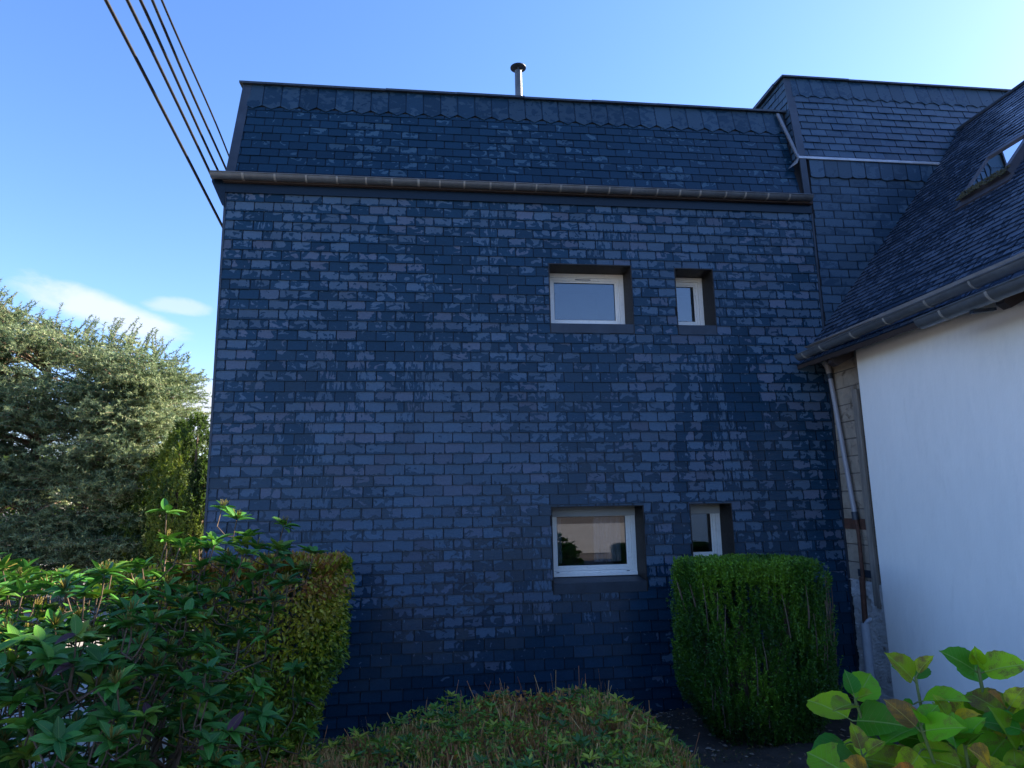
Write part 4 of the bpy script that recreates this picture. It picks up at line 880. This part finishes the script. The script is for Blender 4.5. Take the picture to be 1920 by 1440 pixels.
while len(boughs) < 1180:
    x = random.uniform(-11.8, -4.75) if random.random() < 0.85 else random.uniform(-6.4, -4.7); y = random.uniform(10.2, 13.8); z = random.uniform(-2.0, 6.6)
    if z > sky_top(x)-0.25-abs(y-12)*0.35: continue
    if math.sin(x*2.3+z*1.1+1)+math.sin(z*3.1-x*0.7)+math.sin(x*1.1-z*2.2+2) < -1.0 and z < sky_top(x)-0.9 and x < -6.2: continue
    if random.random() < 0.5 and y > 12.3: continue
    if -0.2 < z < 0.9 and x > -8 and random.random() < 0.3: continue
    boughs.append((x, y, z))
P = []; D = []; Hh = []
for (x, y, z) in boughs:
    t_ = min(trunks, key=lambda q: abs(q[0][0]-x)+0.3*abs(q[0][1]-y)); tx, ty = t_[0]; zb = min(z-0.35, t_[2]-0.1)
    tube(mbr, [(tx, ty, zb), (tx+(x-tx)*0.5, ty+(y-ty)*0.5, zb+0.22), (x, y, z)], [0.045, 0.028, 0.012], 6)
    out = norm(np.array([x-tx+random.gauss(0, .4), y-ty-0.5+random.gauss(0, .3), 0.25])); hv = random.uniform(0.25, 0.75)
    for k in range(random.randint(15, 21)):
        a = random.gauss(0, 0.8); dd = np.array([out[0]*math.cos(a)-out[1]*math.sin(a), out[0]*math.sin(a)+out[1]*math.cos(a), random.gauss(0.14, 0.16)]); dd = norm(dd)
        p0 = np.array([x, y, z])+rng.normal(size=3)*np.array([0.34, 0.34, 0.085]); L_ = random.uniform(0.2, 0.5); m_ = int(L_/0.045)
        s = np.linspace(0, 1, m_); pts = p0+dd*(s*L_)[:, None]; pts[:, 2] += (-0.10+0.12*random.random())*s**2
        tube(mbr, pts[[0, m_//2, -1]], [0.008, 0.005, 0.002], 4, cap=False)
        P.append(pts); D.append(np.tile(dd, (m_, 1))); Hh.append(np.clip(hv+rng.normal(size=m_)*0.1+0.2*s, 0, 1))
# upright leading shoots along the top
for k in range(95):
    x = random.uniform(-11.5, -4.8); z = float(sky_top(x))-0.45+random.gauss(0, .12); y = 12+random.gauss(0, .5); dd = norm(np.array([random.gauss(0.35, .4), random.gauss(-.1, .2), 1.0])); L_ = random.uniform(0.3, 0.75); m_ = int(L_/0.04)
    s = np.linspace(0, 1, m_); pts = np.array([x, y, z])+dd*(s*L_)[:, None]; pts[:, 0] += 0.12*s**2
    tube(mbr, pts[[0, m_//2, -1]], [0.010, 0.006, 0.002], 4, cap=False); P.append(pts); D.append(np.tile(dd, (m_, 1))); Hh.append(np.full(m_, 0.55))
for k in range(160):   # shoots fringing the right side
    z = random.uniform(-1.9, 3.8); x = -5.05+0.25*math.sin(z*2.1)+random.gauss(0, .15); y = random.uniform(11, 13); dd = norm(np.array([1.0, random.gauss(-.2, .3), random.gauss(0.5, .25)])); L_ = random.uniform(0.3, 0.6); m_ = int(L_/0.035)
    s = np.linspace(0, 1, m_); pts = np.array([x, y, z])+dd*(s*L_)[:, None]; P.append(pts); D.append(np.tile(dd, (m_, 1))); Hh.append(np.full(m_, 0.65))
P = np.concatenate(P); D = np.concatenate(D); Hh = np.concatenate(Hh); K = 5; n = len(P)
B = norm(np.repeat(D, K, axis=0)*0.45+rnd3(n*K)); mb = MB()
inst(mb, spike, spikef, np.repeat(P, K, axis=0)+rnd3(n*K)*0.012, B, rnd3(n*K), rng.uniform(0.06, 0.11, n*K), rng.uniform(0.018, 0.030, n*K), np.stack([np.clip(np.repeat(Hh, K)+rng.normal(size=n*K)*0.12, 0, 1), rng.random(n*K), rng.random(n*K)], 1))
obj('foliage', mb, M['needle'], ce); obj('trunk', mbr, M['bark_pale'], ce, True)

# ------------------------------------------------------------------ far-off woodland closing the view, continued behind the camera to darken reflections
n = 34000; a = rng.uniform(-math.pi, math.pi, n); rr = rng.uniform(62, 72, n); x = rr*np.sin(a); y = rr*np.cos(a); hh = 4.6+1.1*np.sin(a*23)+0.8*np.sin(a*57+1)
P = np.c_[x, y, -2.5+(hh+2.0)*rng.random(n)**0.8]; mb = MB()
inst(mb, diam, diamf, P, rnd3(n), rnd3(n), rng.uniform(0.9, 1.6, n), rng.uniform(0.6, 1.0, n), np.stack([np.clip(0.4+0.3*np.sin(a*31)+0.15*rng.normal(size=n), 0, 1), rng.random(n), rng.random(n)], 1))
tag(obj('woodland', mb, M['cypress']), kind='stuff', label='far ring of green trees beyond the garden, added behind the view', cat='woodland')

# ------------------------------------------------------------------ cypress between the cedar and the slate corner
cyp = thing('cypress_tree', 'dark green cypress squeezed between the cedar and the corner of the slate house', 'tree', (-3.1, 9.4, -2.4))
mb = MB(); n = 6500; P = []
cones = [(-3.35, 9.6, 0.75, 2.1), (-2.7, 9.9, 0.55, 1.75), (-3.9, 10.0, 0.6, 2.0), (-3.0, 9.2, 0.55, 1.0), (-2.2, 10.2, .6, 1.9), (-4.5, 10.6, 0.75, 1.2), (-5.3, 11.0, 0.8, 0.4)]
for i in range(n):
    x, y, r_, zt2 = random.choice(cones); z = random.uniform(-2.3, zt2); w = r_*min(1, ((zt2-z)/1.6))**0.6; a = random.random()*6.28; q = random.uniform(0.7, 1.05); P.append((x+w*q*math.cos(a), y+w*q*math.sin(a), z))
P = np.array(P); K = 22; up = norm(np.array([0, 0, 1.])+rnd3(n)*0.5); T = rng.random((n, K)); base = P[:, None]+up[:, None]*(T*0.22)[..., None]
hv = np.clip(0.45+lumps(P, 3, .6, 3), 0, 1); inst(mb, diam, diamf, base.reshape(-1, 3), norm(np.repeat(up, K, axis=0)+rnd3(n*K)*0.9), rnd3(n*K), rng.uniform(0.05, 0.085, n*K), 0.03, np.stack([np.clip(np.repeat(hv, K)+rng.normal(size=n*K)*.1, 0, 1), rng.random(n*K), rng.random(n*K)], 1))
obj('foliage', mb, M['cypress'], cyp)
mb = MB()
for x, y, r_, zt2 in cones: tube(mb, [(x, y, -2.5), (x, y, zt2-0.3)], [0.09, 0.02], 7)
obj('trunk', mb, M['bark'], cyp)

# ------------------------------------------------------------------ white wire fence behind the rhododendron
fe = thing('wire_fence', 'low white wire fence glimpsed through the rhododendron at bottom left', 'fence', (-0.2, -2.55, -2.4))
for x in (-1.75, -0.55, 0.62):
    mb = MB(); box(mb, x-0.02, x+0.02, -2.57, -2.53, -2.5, -1.28); obj('post', mb, M['fence'], fe)
mb = MB()
for k in range(66): x = -1.73+k*0.0355; tube(mb, [(x, -2.55, -2.3), (x, -2.55, -1.33)], 0.0028, 5, cap=False)
for z in (-1.34, -1.6, -1.9, -2.2): tube(mb, [(-1.74, -2.544, z), (0.62, -2.544, z)], 0.003, 5)
obj('mesh_panel', mb, M['fence'], fe)

# ------------------------------------------------------------------ litter on the soil
mb = MB(); n = 2600; xy = np.c_[rng.uniform(4.2, 7.2, n), rng.uniform(-4.5, -0.03, n)]; m_ = rng.random(n) < 0.25; xy[m_, 1] = -rng.random(int(m_.sum()))*0.35-0.03; xy[m_, 0] = rng.uniform(5.8, 7.2, int(m_.sum()))
P = np.c_[xy, zg(xy[:, 0], xy[:, 1])+0.03+0.01*rng.random(n)]
inst(mb, diam, diamf, P, rnd3(n)*np.array([1, 1, .25]), norm(np.array([0, 0, 1.])+rng.normal(size=(n, 3))*0.4), rng.uniform(0.014, 0.055, n), rng.uniform(0.010, 0.028, n), np.stack([rng.random(n)**2*0.8+0.2*(rng.random(n) > .9), rng.random(n), rng.random(n)], 1))
tag(obj('leaf_litter', mb, M['leaf_litter']), kind='stuff', label='dry leaves and chips scattered on the dark soil', cat='leaf litter')
mb = MB(); n = 420; xy = np.c_[rng.uniform(4.3, 7.2, n), -0.03-rng.random(n)**2*3.5]
cube = np.array([(-.5, -.4, 0), (.5, -.5, 0), (.4, .5, 0), (-.5, .4, 0), (-.3, -.3, .45), (.35, -.25, .5), (.3, .3, .4), (-.3, .35, .5)]); cubef = np.array([(0, 1, 5, 4), (1, 2, 6, 5), (2, 3, 7, 6), (3, 0, 4, 7), (4, 5, 6, 7)])
zz3 = rng.uniform(0.012, 0.05, n)
for i_ in range(n): inst(mb, cube*np.array([1, 1, zz3[i_]]), cubef, np.array([[xy[i_, 0], xy[i_, 1], zg(xy[i_, 0], xy[i_, 1])+0.005]]), np.array([[math.cos(i_), math.sin(i_), 0.1]]), np.array([[0.1, 0, 1.]]), zz3[i_], zz3[i_], np.array([[.5, .5, .5]]))
tag(obj('gravel', mb, M['block']), kind='stuff', label='small pale stones and chips along the foot of the wall', cat='gravel')
mb = MB(); n = 5200; xy = np.c_[rng.uniform(4.3, 6.9, n), rng.uniform(-4.6, -1.2, n)]; keep = np.sin(xy[:, 0]*4)+np.sin(xy[:, 1]*5) > 0.1; xy = xy[keep]; n = len(xy)
inst(mb, spike, spikef, np.c_[xy, zg(xy[:, 0], xy[:, 1])+0.005], norm(np.array([0, 0, 1.])+rng.normal(size=(n, 3))*0.7), rnd3(n), rng.uniform(0.02, 0.06, n), 0.005, np.stack([rng.random(n)*.5, rng.random(n)*.6, rng.random(n)], 1))
tag(obj('grass', mb, M['yew']), kind='stuff', label='sparse short weeds on the soil before the yew', cat='grass')
